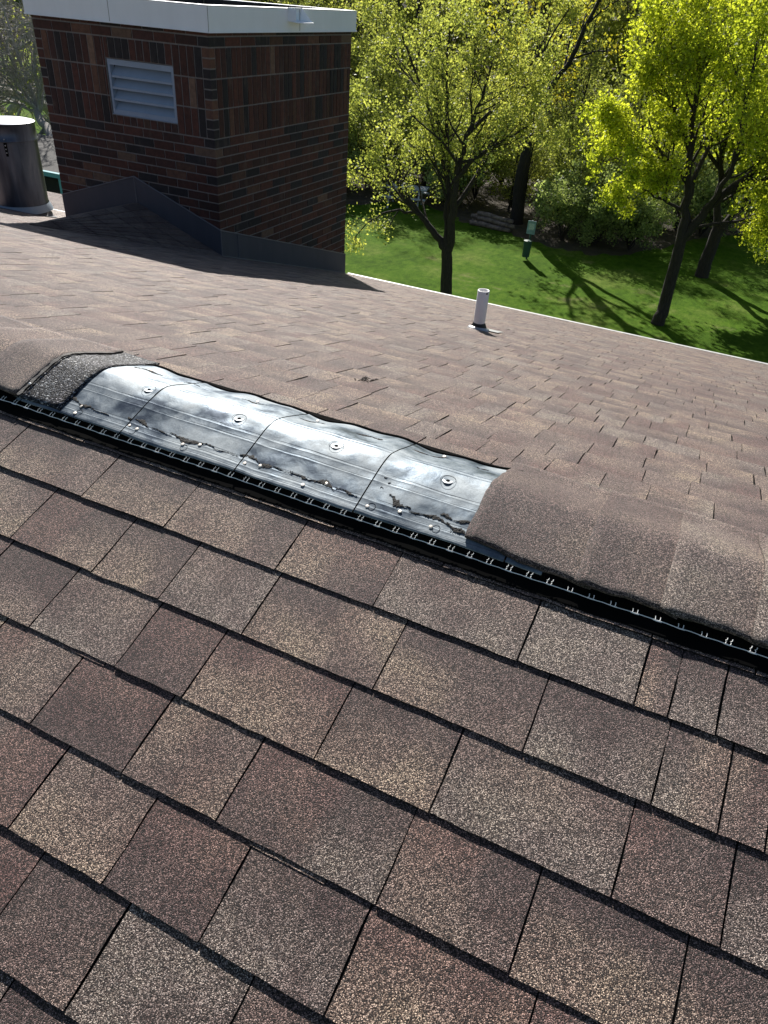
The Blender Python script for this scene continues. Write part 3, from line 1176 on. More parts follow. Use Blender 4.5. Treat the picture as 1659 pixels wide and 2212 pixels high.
# louvre
lv = MB()
fy = YC + .012
lx0, lx1, lz0, lz1 = LVX0 + .006, LVX1 - .006, LVZ0 + .004, LVZ1 - .004
lv.box(lx0, lx0 + .022, fy, fy + .05, lz0, lz1)
lv.box(lx1 - .022, lx1, fy, fy + .05, lz0, lz1)
lv.box(lx0 + .0225, lx1 - .0225, fy, fy + .05, lz1 - .040, lz1)
lv.box(lx0 + .0225, lx1 - .0225, fy, fy + .05, lz0, lz0 + .022)
lf = cpart('louvre_frame', lv, M['louver'])
nb = 4
hz = (lz1 - .040 - (lz0 + .022)) / nb
for i in range(nb):
    q = MB()
    za = lz0 + .022 + hz * i
    yF, yB = fy + .006, fy + .072
    q.hexa([(lx0 + .023, yF, za + .002), (lx1 - .023, yF, za + .002), (lx1 - .023, yB, za + hz * 1.02), (lx0 + .023, yB, za + hz * 1.02),
            (lx0 + .023, yF, za + .006), (lx1 - .023, yF, za + .006), (lx1 - .023, yB, za + hz * 1.02 + .004), (lx0 + .023, yB, za + hz * 1.02 + .004)])
    q.box(lx0 + .023, lx1 - .023, yF - .002, yF + .001, za - .006, za + .010)
    ob_ = cpart('louvre_blade', q, M['louver'])
    ob_.parent = lf
    ob_.matrix_parent_inverse = Matrix.Identity(4)
q = MB()
q.box(LVX0, LVX1, YC + .086, YC + .0885, LVZ0, LVZ1)
cpart('louvre_backing', q, M['membrane'])
q = MB()
q.box(lx0 - .004, lx1 + .004, YC + .004, YC + .06, LVZ0 + .0005, LVZ0 + .0035)
cpart('louvre_sill', q, M['louver'])

# step flashing: cricket flashing on the near face, side flashing on the right face
XP = -4.752
def strip(pts_bot, pts_top, off, t=.003):
    q = MB()
    n = len(pts_bot)
    vs = []
    for a, b in zip(pts_bot, pts_top):
        vs += [Vector(a), Vector(b), Vector(a) + off, Vector(b) + off]
    fs = []
    for i in range(n - 1):
        a, b = i * 4, (i + 1) * 4
        fs += [(a, b, b + 1, a + 1), (a + 2, a + 3, b + 3, b + 2), (a + 1, b + 1, b + 3, a + 3), (a, a + 2, b + 2, b)]
    fs += [(0, 1, 3, 2), ((n - 1) * 4, (n - 1) * 4 + 2, (n - 1) * 4 + 3, (n - 1) * 4 + 1)]
    q.add(vs, fs)
    return q
zP, zPb = -1.390, -1.587
yo = YC - .004
cpart('cricket_flashing', strip([(XC - W - .004, yo, -1.880), (XP, yo, zPb - .015)], [(XC - W - .004, yo, -1.660), (XP, yo, zP)], Vector((0, .003, 0))), M['flashing'])
cpart('cricket_flashing', strip([(XP, yo - .001, zPb - .015), (XC + .006, yo - .001, -1.915)], [(XP, yo - .001, zP), (XC + .006, yo - .001, -1.686)], Vector((0, .003, 0))), M['flashing'])
hemm = MB()
hemm.tube([(XC - W, yo - .002, -1.660), (XC - W * .75, yo - .002, -1.526), (XP, yo - .003, zP + .002)], .005, 6)
hemm.tube([(XP, yo - .003, zP + .002), (-4.3, yo - .003, -1.545), (XC + .006, yo - .003, -1.686)], .005, 6)
hemm.tube([(XP, yo - .003, zP + .006), (XP, yo - .003, zPb - .01)], .004, 6)
cpart('flashing_hem', hemm, M['flash_edge'])
yb0, yb1 = YC - .006, YC + DP + .012
xo = XC + .004
cpart('side_flashing', strip([(xo + .003, yb0, fz(yb0) + .002), (xo + .003, yb0 + .28, fz(yb0 + .28) + .002), (xo + .003, yb1, fz(yb1) + .002)], [(xo, yb0, -1.690), (xo, yb0 + .28, -1.690 + fz(yb0 + .28) - fz(yb0)), (xo, yb1, -1.690 + fz(yb1) - fz(yb0))], Vector((-.003, 0, 0))), M['flashing'])
hemm = MB()
hemm.tube([(xo, yb0, -1.687), (xo, yb1, -1.687 + fz(yb1) - fz(yb0))], .005, 6)
hemm.tube([(xo + .004, yb0, -1.690), (xo + .004, yb0, fz(yb0) + .005)], .004, 6)
hemm.tube([(xo + .004, yb0 + .24, -1.690 - .06), (xo + .004, yb0 + .24, fz(yb0 + .24) + .005)], .003, 6)
hemm.tube([(xo + .008, yb0, fz(yb0) + .010), (xo + .008, yb1, fz(yb1) + .010)], .004, 6)
cpart('flashing_hem', hemm, M['flash_edge'])

# cricket behind the chimney: a small saddle with its own shingles
ck = MB()
yP = 4.02
zPr = zPb - .012
L0 = Vector((XC - W - .10, YC, fz(YC)))
R0 = Vector((XC + .03, YC, fz(YC)))
Pk = Vector((XP, YC, zPr))
Ap = Vector((XP, yP, fz(yP)))
cr_tabs = []
def saddle(A0):
    # shingles laid in rows parallel to the ridge line of the saddle
    n = 8
    for i in range(n):
        t0, t1 = i / n, (i + 1) / n
        def pt(t, s_):                      # t from ridge to valley, s along
            a = Pk.lerp(A0, t)
            b = Ap.copy()
            return a.lerp(b, s_)
        m = max(2, 6 - int(t0 * 1))
        for j in range(m):
            s0, s1 = j / m, (j + 1) / m
            q = MB()
            hh = Vector((0, 0, .007))
            h1 = Vector((0, 0, .0015))
            g = .004
            a, b, c, d = pt(t0, s0 + g), pt(t0, min(s1, .995) - g), pt(t1, min(s1, .995) - g), pt(t1, s0 + g)
            tn = blend(TI[rng.choice(['mauve', 'mid', 'grey'])], TI['mid'], .5)
            q.hexa([a, b, c, d, a + h1, b + h1, c + hh, d + hh], tn)
            cr_tabs.append(q)
saddle(L0)
saddle(R0)
fxx = MB()
for q in cr_tabs:
    fxx.add(q.v, q.f, q.t)
ckd = MB()
ckd.add([L0, Pk, R0, Ap, L0 - Vector((0, 0, .3)), R0 - Vector((0, 0, .3))], [(0, 3, 1), (1, 3, 2), (0, 1, 2, 5, 4)])
o = ckd.build('saddle_deck', M['underlay'], roof)
for q in cr_tabs[:0]:
    pass
o = fxx.build('saddle_shingles', M['granule'], roof, tint=True)
o['kind'] = 'stuff'

# ------------------------------------------------------------------ metal flue pipe, left
FX, FY = -6.31, 5.32
FR = .232
zfb, zft = fz(FY) + .07, -1.15
flue = empty('metal_flue', (FX, FY, fz(FY)), 'wide weathered steel flue pipe standing on the roof left of the brick chimney', 'flue pipe')
def fpart(name, mb, mat, smooth=True):
    o = mb.build(name, mat, flue, smooth)
    o.matrix_parent_inverse = Matrix.Translation(-Vector(flue.location))
    return o
q = MB(); q.lathe([(FR, zfb - .1), (FR, zft - .14)], (FX, FY, 0), 64)
fpart('flue_pipe', q, M['flue'])
q = MB(); q.lathe([(FR + .001, zft - .150), (FR + .013, zft - .146), (FR + .013, zft - .138), (FR + .005, zft - .132), (FR + .006, zft - .012), (FR + .014, zft - .004), (FR + .010, zft)], (FX, FY, 0), 64)
fpart('top_collar', q, M['flue'])
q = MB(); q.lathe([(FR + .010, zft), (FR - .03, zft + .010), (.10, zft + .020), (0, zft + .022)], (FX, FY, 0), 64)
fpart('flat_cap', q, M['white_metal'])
q = MB(); q.lathe([(FR + .006, zfb + .030), (FR + .009, zfb + .026), (FR + .030, zfb - .028), (FR + .032, zfb - .034)], (FX, FY, 0), 64)
fpart('storm_collar', q, painted('pale_blue_galvanised', (.24, .30, .37), .6, .15))
q = MB()
ax = Vector((0, .27, .96)).normalized()
q.lathe([(FR + .006, .05), (FR + .03, .012), (FR + .06, .008)], (FX, FY, fz(FY)), 48, ax)
fpart('base_flashing', q, M['flashing'])
q = MB()
bdx, bdy = .62, -.785
def onflue(a, out, z):
    return (FX + bdx * (FR + out) - bdy * a, FY + bdy * (FR + out) + bdx * a, z)
q.hexa([onflue(-.009, .001, zft - .26), onflue(.009, .001, zft - .26), onflue(.009, .010, zft - .26), onflue(-.009, .010, zft - .26), onflue(-.013, .001, zft - .15), onflue(.013, .001, zft - .15), onflue(.013, .012, zft - .15), onflue(-.013, .012, zft - .15)])
o = fpart('bracket', q, M['vent_black'], False)
q = MB()
for dz in (.12, .17, .20, .23):
    q.lathe([(.006, 0), (.005, .005), (0, .006)], onflue(0, .013, zft - dz), 10, Vector((bdx, bdy, 0)))
fpart('screw', q, M['boot_metal'])

# ------------------------------------------------------------------ PVC vent pipe on the far slope
PX, PY = -1.172, 3.907
pz_ = fz(PY)
pv = empty('plumbing_vent', (PX, PY, pz_), 'short white plastic vent pipe with open top in a black rubber boot on the roof', 'vent pipe')
def ppart(name, mb, mat, smooth=True):
    o = mb.build(name, mat, pv, smooth)
    o.matrix_parent_inverse = Matrix.Translation(-Vector(pv.location))
    return o
PT = -1.300
q = MB(); q.lathe([(.0330, pz_ - .02), (.0330, PT), (.0322, PT + .001), (.0262, PT + .001), (.0255, PT), (.0255, pz_)], (PX, PY, 0), 40)
o = ppart('pipe', q, M['pvc'])
q = MB(); q.lathe([(.0338, pz_ + .046), (.0350, pz_ + .042), (.050, pz_ + .006), (.058, pz_ - .012)], (PX, PY, 0), 32)
ppart('rubber_boot', q, M['rubber'])
q = MB(); q.lathe([(.050, .018), (.058, .016), (.064, .006), (.066, .003)], (PX, PY, pz_), 36, ax)
ppart('boot_ring', q, M['boot_metal'])
q = MB()
a = [far(PX - .05, PY + .0, .0085), far(PX + .115, PY + .0, .0085), far(PX + .115, PY + .12, .0085), far(PX - .05, PY + .12, .0085)]
q.add(a + [p - Vector((0, 0, .001)) for p in a], [(0, 1, 2, 3), (4, 7, 6, 5), (0, 4, 5, 1), (1, 5, 6, 2), (2, 6, 7, 3), (3, 7, 4, 0)])
ppart('base_flashing', q, M['boot_metal'], False)
q = MB(); q.tube([(PX + .026, PY - .0205, PT - .012), (PX + .0275, PY - .0185, PT - .004)], [.004, .005], 6)
ppart('chipped_spot', q, M['rubber'])

# ------------------------------------------------------------------ trees
def smooth_path(p0, d, length, n, wob, up_, rs):
    pts = [np.array(p0, float)]
    d = np.array(d, float)
    d /= np.linalg.norm(d)
    st = length / n
    for i in range(n):
        d = d + rs.normal(0, wob, 3) + np.array([0, 0, up_])
        d /= np.linalg.norm(d)
        pts.append(pts[-1] + d * st)
    return pts
def rot_away(d, ang, rs):
    d = d / np.linalg.norm(d)
    a = np.cross(d, rs.normal(0, 1, 3))
    a /= np.linalg.norm(a)
    return d * math.cos(ang) + a * math.sin(ang)
class Tree:
    def __init__(s, seed):
        s.rs = np.random.RandomState(seed)
        s.tr = MB()
        s.br = MB()
        s.tips = []
    def limb(s, pts, r0, r1, sides=7, trunk=False):
        k = len(pts)
        rad = [r0 + (r1 - r0) * (i / (k - 1)) ** .8 for i in range(k)]
        (s.tr if trunk else s.br).tube([Vector(p) for p in pts], rad, sides, False)
    def branch(s, p0, d, length, r, level, spec):
        """spec per level: (children, length ratio, angle, wobble, up)"""
        n = 6 if level < 2 else 4
        r = max(r, getattr(s, 'rmin', 0))
        ch, lr, ang, wob, up_ = spec[level]
        pts = smooth_path(p0, d, length, n, wob, up_, s.rs)
        s.limb(pts, r, r * .35, 6 if level == 0 else (5 if level == 1 else 3))
        if level + 1 >= len(spec):
            s.tips += [pts[i] for i in range(1, len(pts))]
            return
        for c in range(ch):
            t = .25 + .75 * (c + s.rs.rand()) / ch
            f = t * n
            i = min(n - 1, int(f))
            p = pts[i] + (pts[i + 1] - pts[i]) * (f - i)
            dd = rot_away(pts[i + 1] - pts[i], ang * s.rs.uniform(.6, 1.3), s.rs)
            s.branch(p, dd, length * lr * s.rs.uniform(.6, 1.25) * (1.25 - .6 * t), r * (1 - .6 * t) * .55, level + 1, spec)
        s.tips.append(pts[-1])
    def leaves(s, per, spread, size):
        tips = np.array(s.tips)
        if per >= 3:
            keep = s.rs.rand(len(tips)) < .55
            tips = tips[keep]
            per = int(per * 1.8)
            spread = spread * .85
        n = len(tips) * per
        c = np.repeat(tips, per, axis=0) + s.rs.normal(0, spread, (n, 3))
        return leaf_mesh(c, size, s.rs)
def leaf_mesh(c, size, rs):
    n = len(c)
    a = rs.normal(0, 1, (n, 3)); a /= np.linalg.norm(a, axis=1)[:, None]
    b = np.cross(a, rs.normal(0, 1, (n, 3))); b /= np.linalg.norm(b, axis=1)[:, None]
    sz = size * rs.uniform(.4, 1.6, n)[:, None]
    a = a * sz * .5
    b = b * sz * .36
    v = np.stack([c - a, c + b, c + a, c - b], 1).reshape(-1, 3)
    return v
def quads_mesh(name, v, mat):
    n = len(v) // 4
    me = bpy.data.meshes.new(name)
    me.vertices.add(len(v))
    me.vertices.foreach_set('co', v.astype(np.float32).ravel())
    me.loops.add(n * 4)
    me.loops.foreach_set('vertex_index', np.arange(n * 4, dtype=np.int32))
    me.polygons.add(n)
    me.polygons.foreach_set('loop_start', np.arange(0, n * 4, 4, dtype=np.int32))
    me.materials.append(mat)
    me.update(calc_edges=True)
    return me
def mb_mesh(name, mb, mat):
    me = bpy.data.meshes.new(name)
    me.from_pydata(mb.v, [], mb.f)
    me.polygons.foreach_set('use_smooth', [True] * len(me.polygons))
    me.materials.append(mat)
    return me
def tree_data(t, leafmat, per, spread, size, bark=None):
    bark = bark or M['bark']
    tm = mb_mesh('trunk', t.tr, bark)
    bm_ = mb_mesh('branches', t.br, bark)
    lm = quads_mesh('crown', t.leaves(per, spread, size), leafmat) if per else None
    return tm, bm_, lm
def plant(name, data, loc, rz, s_, label, cat='tree', group=None):
    e = empty(name, loc, label, cat, group)
    e.rotation_euler = (0, 0, rz)
    e.scale = (s_, s_, s_)
    tm, bm_, lm = data
    for nm, me in (('trunk', tm), ('branches', bm_), ('crown', lm)):
        if me is None or len(me.vertices) == 0:
            continue
        o = bpy.data.objects.new(nm, me)
        COL.objects.link(o)
        o.parent = e
    return e

def poly(pts, k=4):
    out = []
    for a, b in zip(pts[:-1], pts[1:]):
        for i in range(k):
            out.append(np.array(a) * (1 - i / k) + np.array(b) * (i / k))
    out.append(np.array(pts[-1]))
    return out
def dress(t, path, r0, r1, nchild, clen, spec, ang=.8, start=.25, sides=8, trunk=False, wob=.03):
    pts = poly(path)
    pts = [p + t.rs.normal(0, wob, 3) if 0 < i < len(pts) - 1 else p for i, p in enumerate(pts)]
    t.limb(pts, r0, r1, sides, trunk)
    n = len(pts) - 1
    for c in range(nchild):
        tt = start + (1 - start) * (c + t.rs.rand()) / nchild
        f = min(n - 1e-3, tt * n)
        i = int(f)
        p = pts[i] + (pts[i + 1] - pts[i]) * (f - i)
        d = rot_away(pts[i + 1] - pts[i], ang * t.rs.uniform(.6, 1.3), t.rs)
        rr_ = (r0 + (r1 - r0) * tt) * .5
        t.branch(p, d, clen * t.rs.uniform(.7, 1.25) * (1.15 - .45 * tt), rr_, 0, spec)

# tree 1: many-limbed young tree nearest the eave (base at local origin)
B1 = np.array([-6.93, 19.5, G])
def rel(B, *pp):
    return [np.array(p) - B for p in pp]
SP = [(5, .55, .7, .12, .05), (5, .5, .7, .16, .04), (3, .5, .7, .2, .02)]
t1 = Tree(5)
dress(t1, rel(B1, (-6.93, 19.5, G), (-6.98, 19.5, -6.2), (-7.06, 19.5, -5.55)), .175, .145, 0, 1, SP, trunk=True, sides=12, wob=.01)
dress(t1, rel(B1, (-7.06, 19.5, -5.6), (-7.5, 19.4, -5.15), (-7.95, 19.3, -4.72), (-8.45, 19.2, -4.25), (-8.9, 19.2, -3.7), (-9.3, 19.3, -2.9)), .11, .03, 11, 1.5, SP)
dress(t1, rel(B1, (-7.06, 19.5, -5.6), (-7.20, 19.6, -4.7), (-7.25, 19.7, -4.0), (-7.5, 19.8, -2.9), (-7.7, 19.9, -1.7), (-7.8, 20, -.5)), .10, .02, 13, 1.6, SP)
dress(t1, rel(B1, (-7.02, 19.5, -5.6), (-6.98, 19.4, -4.6), (-6.95, 19.3, -3.5), (-6.75, 19.2, -2.7), (-6.5, 19.2, -1.9), (-6.3, 19.3, -.7)), .13, .02, 14, 1.6, SP)
dress(t1, rel(B1, (-6.98, 19.3, -3.8), (-6.4, 19.1, -3.1), (-5.8, 19.0, -2.7), (-5.2, 19.0, -2.3)), .06, .02, 8, 1.3, SP)
dress(t1, rel(B1, (-7.2, 19.7, -4.3), (-7.9, 20.4, -3.3), (-8.4, 20.9, -2.2), (-8.7, 21.2, -1.0)), .07, .02, 10, 1.5, SP)
dress(t1, rel(B1, (-6.98, 19.4, -4.5), (-6.6, 20.3, -3.5), (-6.3, 21, -2.3), (-6.1, 21.4, -1.2)), .07, .02, 10, 1.4, SP)
dress(t1, rel(B1, (-7.9, 19.3, -4.75), (-8.5, 19.0, -4.7), (-9.1, 18.8, -5.0), (-9.5, 18.7, -5.6)), .04, .012, 8, .9, [(4, .5, .8, .15, -.10), (3, .5, .8, .2, -.1)])
dress(t1, rel(B1, (-7.5, 19.8, -3.0), (-8.2, 19.6, -1.9), (-8.8, 19.5, -.9), (-9.1, 19.5, .2)), .05, .015, 8, 1.3, SP)
dress(t1, rel(B1, (-6.75, 19.2, -2.7), (-5.9, 19.4, -1.7), (-5.3, 19.6, -.8), (-4.9, 19.8, 0)), .05, .015, 8, 1.2, SP)
d1 = tree_data(t1, M['leaf_young'], 4, .11, .058)
print('T1', len(t1.tips), len(t1.br.f))
plant('young_tree', d1, tuple(B1), 0, 1, 'sparsely leafed many-limbed tree whose trunk rises just behind the roof edge', 'tree')

# tree 2: bright maple right of it
B2 = np.array([-1.27, 21.3, G])
SM = [(6, .55, .75, .12, .05), (5, .5, .75, .16, .03), (4, .5, .7, .2, .0)]
t2 = Tree(6)
dress(t2, rel(B2, (-1.27, 21.3, G), (-1.22, 21.3, -6.6), (-1.28, 21.3, -5.2), (-1.30, 21.3, -4.2)), .185, .13, 0, 1, SM, trunk=True, sides=12, wob=.015)
dress(t2, rel(B2, (-1.30, 21.3, -4.4), (-1.45, 21.2, -3.4), (-1.75, 21.1, -2.2), (-1.9, 21, -.9), (-2.1, 21, .4)), .12, .03, 14, 1.6, SM)
dress(t2, rel(B2, (-1.28, 21.3, -4.7), (-.9, 21.2, -3.9), (-.3, 21.1, -3.1), (.3, 21.1, -2.2), (.7, 21.1, -1.0), (.9, 21, .4)), .13, .03, 15, 1.7, SM)
dress(t2, rel(B2, (-1.5, 21.2, -3.3), (-2.1, 21.1, -2.9), (-2.7, 21.0, -2.5), (-3.4, 21, -2.2)), .07, .02, 11, 1.3, SM)
dress(t2, rel(B2, (-1.7, 21.1, -2.5), (-2.3, 21.0, -1.8), (-2.7, 21, -1.2), (-2.8, 21, -.6)), .06, .02, 10, 1.3, SM)
dress(t2, rel(B2, (-.9, 21.2, -3.9), (-.6, 20.6, -3.0), (-.6, 20.2, -1.8), (-.8, 20, -.4)), .08, .02, 12, 1.5, SM)
dress(t2, rel(B2, (-1.4, 21.3, -3.9), (-1.4, 22.2, -2.9), (-1.3, 22.8, -1.6), (-1.2, 23, 0)), .08, .02, 12, 1.5, SM)
dress(t2, rel(B2, (.3, 21.1, -2.3), (1.2, 21.2, -1.6), (1.9, 21.4, -.8)), .06, .02, 9, 1.4, SM)
dress(t2, rel(B2, (-1.9, 21, -1.0), (-1.2, 21, .2), (-.9, 21, 1.3)), .05, .02, 9, 1.4, SM)
dress(t2, rel(B2, (-.3, 21.1, -3.1), (.6, 20.9, -3.0), (1.5, 20.8, -2.6)), .05, .02, 9, 1.4, SM)
dress(t2, rel(B2, (-1.35, 21.3, -4.1), (-2.0, 21.0, -3.8), (-2.7, 20.8, -3.5)), .05, .015, 8, 1.0, SM)
dress(t2, rel(B2, (-1.1, 21.3, -4.4), (-.2, 21.5, -4.1), (.8, 21.6, -3.9)), .05, .015, 8, 1.1, SM)
d2 = tree_data(t2, M['leaf_maple'], 6, .12, .066)
print('T2', len(t2.tips), len(t2.br.f))
plant('maple_tree', d2, tuple(B2), 0, 1, 'brightest yellow-green maple on the right with a leaning trunk on the lawn', 'tree')

# tree 3: behind to the right
B3 = np.array([-.67, 26.95, G])
t3 = Tree(9)
dress(t3, rel(B3, (-.67, 26.95, G), (-.66, 26.95, -6.4), (-.62, 26.95, -5.5)), .23, .18, 0, 1, SM, trunk=True, sides=12, wob=.015)
dress(t3, rel(B3, (-.62, 26.95, -5.6), (-.85, 26.9, -4.7), (-1.1, 26.8, -3.6), (-1.2, 26.8, -2.2), (-1.1, 26.8, -.6)), .14, .03, 13, 1.9, SM)
dress(t3, rel(B3, (-.62, 26.95, -5.6), (-.2, 26.9, -4.8), (.1, 26.9, -3.6), (.6, 26.9, -2.4), (1.0, 26.9, -.6)), .15, .03, 14, 1.9, SM)
dress(t3, rel(B3, (-.3, 26.9, -4.9), (.8, 27.2, -4.0), (1.9, 27.4, -3.1), (2.6, 27.5, -2.0)), .09, .02, 10, 1.7, SM)
dress(t3, rel(B3, (-1.1, 26.8, -3.7), (-2.0, 26.8, -2.9), (-2.5, 26.8, -2.0)), .07, .02, 8, 1.4, SM)
dress(t3, rel(B3, (0, 26.9, -3.8), (.3, 28, -2.4), (.4, 28.6, -.8)), .09, .02, 11, 1.8, SM)
d3 = tree_data(t3, M['leaf_maple'], 4, .16, .12)
plant('maple_tree', d3, tuple(B3), 0, 1, 'second maple further back on the right, trunk forking low at the wood edge', 'tree')

# woodland stock
def wood_tree(seed, hgt, trunk_r, first, nlimb, llen, spec, leafmat, per, spread, size, lean=.03, bark=None, fork=False):
    t = Tree(seed)
    top = (t.rs.normal(0, lean * hgt), t.rs.normal(0, lean * hgt), hgt)
    path = [np.array((0, 0, 0.0)), np.array((top[0] * .2, top[1] * .3, hgt * .35)), np.array((top[0] * .6, top[1] * .5, hgt * .7)), np.array(top)]
    dress(t, path, trunk_r, trunk_r * .15, nlimb, llen, spec, ang=.85, start=first, trunk=True, sides=8, wob=.06)
    return tree_data(t, leafmat, per, spread, size, bark)
SW = [(5, .55, .8, .14, .05), (4, .5, .8, .18, .02)]
SW3 = [(5, .55, .8, .14, .05), (5, .5, .8, .18, .02), (3, .5, .8, .2, .0)]
stock = {
    'tall': wood_tree(31, 13.5, .19, .34, 30, 2.6, SW, M['leaf_wood'], 5, .24, .11),
    'tall2': wood_tree(32, 12.0, .13, .26, 26, 2.3, SW, M['leaf_young'], 4, .22, .10),
    'thin': wood_tree(33, 10.0, .08, .12, 26, 1.9, SW, M['leaf_wood'], 6, .22, .10),
    'gold': wood_tree(34, 11.5, .13, .25, 24, 2.2, SW, M['leaf_gold'], 6, .26, .13),
    'bare': wood_tree(35, 11.0, .11, .15, 26, 2.2, SW3, M['leaf_young'], 1, .12, .06, bark=M['bark']),
}
def bush(seed, h, w, nst, leafmat, n, size):
    t = Tree(seed)
    for i in range(nst):
        a = t.rs.uniform(0, 2 * PI)
        e_ = np.array((math.cos(a) * w * t.rs.uniform(.3, 1), math.sin(a) * w * t.rs.uniform(.3, 1), h * t.rs.uniform(.6, 1)))
        dress(t, [np.array((0, 0, 0.)), e_ * np.array((.4, .4, .5)), e_], .025, .006, 5, h * .35, [(4, .5, .8, .2, .05), (2, .5, .8, .2, 0)], start=.15, sides=4, trunk=(i < 3))
    return tree_data(t, leafmat, n, .13, size)
stock['bush'] = bush(41, 2.6, 1.6, 16, M['leaf_bush'], 5, .085)
stock['bush2'] = bush(42, 1.9, 1.4, 14, M['leaf_bush'], 5, .08)
stock['thicket'] = bush(43, 4.2, 2.0, 18, M['leaf_wood'], 5, .11)
stock['litterbush'] = bush(44, 3.0, 1.7, 16, M['leaf_young'], 3, .08)

wr = random.Random(77)
def lawn_edge(x):
    for (xa, ya), (xb, yb) in zip(edge[:-1], edge[1:]):
        if xa <= x <= xb:
            return ya + (yb - ya) * (x - xa) / (xb - xa)
    return 40
LBL = {'tall': 'tall dark-trunked woodland tree with small green leaves beyond the lawn', 'tall2': 'slender tall woodland tree in fresh yellow-green leaf beyond the lawn', 'thin': 'thin young woodland tree with dense small leaves beyond the lawn', 'gold': 'woodland tree with golden yellow spring leaves beyond the lawn', 'bare': 'almost bare twiggy woodland tree beyond the lawn'}
GRP = {'tall': 'tall dark-trunked trees in the wood', 'tall2': 'slender yellow-green trees in the wood', 'thin': 'thin dense trees in the wood', 'gold': 'golden-leaved trees in the wood', 'bare': 'nearly bare trees in the wood'}
spots = []
for row, (dy, stepx, jit) in enumerate([(2.5, 2.6, .9), (6.5, 2.9, 1.2), (11.5, 3.3, 1.5), (18, 4.2, 2.0), (27, 5.5, 2.5), (38, 7, 3)]):
    y_ref = 30 + dy
    xlo = -1.35 * y_ref
    xhi = .22 * y_ref + 1.5
    x = xlo + wr.uniform(0, stepx)
    while x < xhi:
        # leave out the sector hidden behind the chimney
        yy = lawn_edge(x) + dy + wr.uniform(-jit, jit)
        az = math.degrees(math.atan2(x, yy))
        if not (-49 < az < -37):
            spots.append((x + wr.uniform(-.8, .8), yy, row))
        x += stepx * wr.uniform(.75, 1.3)
for i, (x, y, row) in enumerate(spots):
    kind = wr.choice(['tall', 'tall2', 'thin', 'thin', 'bare', 'tall']) if row < 3 else wr.choice(['tall', 'tall2', 'thin', 'tall'])
    if x / y < -.95 and row < 4:
        kind = 'bare'
    if row <= 2 and -9 < x + .25 * y - 3 < -1 and wr.random() < .25:
        kind = 'gold'
    dyy = y - lawn_edge(x)
    hmax = 1.05 * (dyy + 1.0)
    hk = {'tall': 13.5, 'tall2': 12.0, 'thin': 10.0, 'gold': 11.5, 'bare': 11.0}[kind]
    s_ = min(wr.uniform(.85, 1.2) * (1.0 + .04 * row), hmax / hk * wr.uniform(.8, 1.1))
    s_ = max(s_, .3)
    plant('woodland_tree', stock[kind], (x, y, G), wr.uniform(0, 6.28), s_, LBL[kind], 'tree', GRP[kind])
# the tall dark trunk standing at the edge, whose shadow forks across the lawn
tt = Tree(51)
BT = np.array([-7.95, 29.6, G])
dress(tt, rel(BT, (-7.95, 29.6, G), (-8.05, 29.6, -4.5), (-8.1, 29.6, -2.5), (-8.15, 29.6, .2), (-8.1, 29.7, 3), (-8, 29.8, 6)), .27, .10, 12, 2.6, SW, start=.45, trunk=True, sides=10, wob=.03)
dress(tt, rel(BT, (-8.08, 29.6, -3.2), (-7.0, 29.4, -1.6), (-6.2, 29.2, .6), (-5.6, 29, 2.6)), .12, .03, 9, 2.0, SW)
dress(tt, rel(BT, (-8.1, 29.6, -2.4), (-9.2, 29.5, -.8), (-9.9, 29.4, 1.2)), .10, .03, 9, 2.0, SW)
plant('woodland_tree', tree_data(tt, M['leaf_gold'], 4, .25, .11), tuple(BT), 0, 1, 'tallest straight dark trunk at the wood edge behind the log pile, with golden leaves', 'tree')
# undergrowth
BL = {'bush': 'grey-green rounded bush along the far edge of the lawn', 'bush2': 'low grey-green bush along the far edge of the lawn', 'thicket': 'tall leafy thicket shrub at the foot of the woods', 'litterbush': 'loose twiggy shrub with yellow-green leaves at the foot of the woods'}
BG = {'bush': 'rounded bushes at the wood edge', 'bush2': 'low bushes at the wood edge', 'thicket': 'tall thicket shrubs in the wood', 'litterbush': 'loose twiggy shrubs in the wood'}
bl = []
for row, (dy, st) in enumerate([(1.0, 1.7), (3.4, 2.1), (7.5, 2.8), (13, 4.0)]):
    x = -46
    while x < 12:
        yy = lawn_edge(x) + dy + wr.uniform(-.5, .5)
        az = math.degrees(math.atan2(x, yy))
        if -56 < az < 16 and not (-46 < az < -37):
            if not (row == 0 and (-9.6 < x < -7.0)) and not (row == 0 and -14.2 < x < -12.0):
                bl.append((x, yy, row))
        x += st * wr.uniform(.7, 1.3)
for x, y, row in bl:
    kind = wr.choice(['bush', 'bush2', 'bush']) if row == 0 else wr.choice(['thicket', 'bush', 'litterbush', 'thicket'])
    plant('bush', stock[kind], (x, y, G), wr.uniform(0, 6.28), wr.uniform(.75, 1.15), BL[kind], 'bush', BG[kind])
# the far-off mass of the wood
rs = np.random.RandomState(5)
n = 60000
xx = rs.uniform(-115, 35, n)
yy = rs.uniform(78, 104, n)
zz = G + 19 * rs.rand(n) ** .9 + 1.5 * np.sin(xx * .4) + 1.2 * np.sin(xx * 1.1)
me = quads_mesh('distant_wood', leaf_mesh(np.stack([xx, yy, zz], 1), .95, rs), M['leaf_wood'])
o = bpy.data.objects.new('distant_wood', me)
COL.objects.link(o)
o['kind'] = 'stuff'
o['label'] = 'solid green mass of the wood farthest from the house'

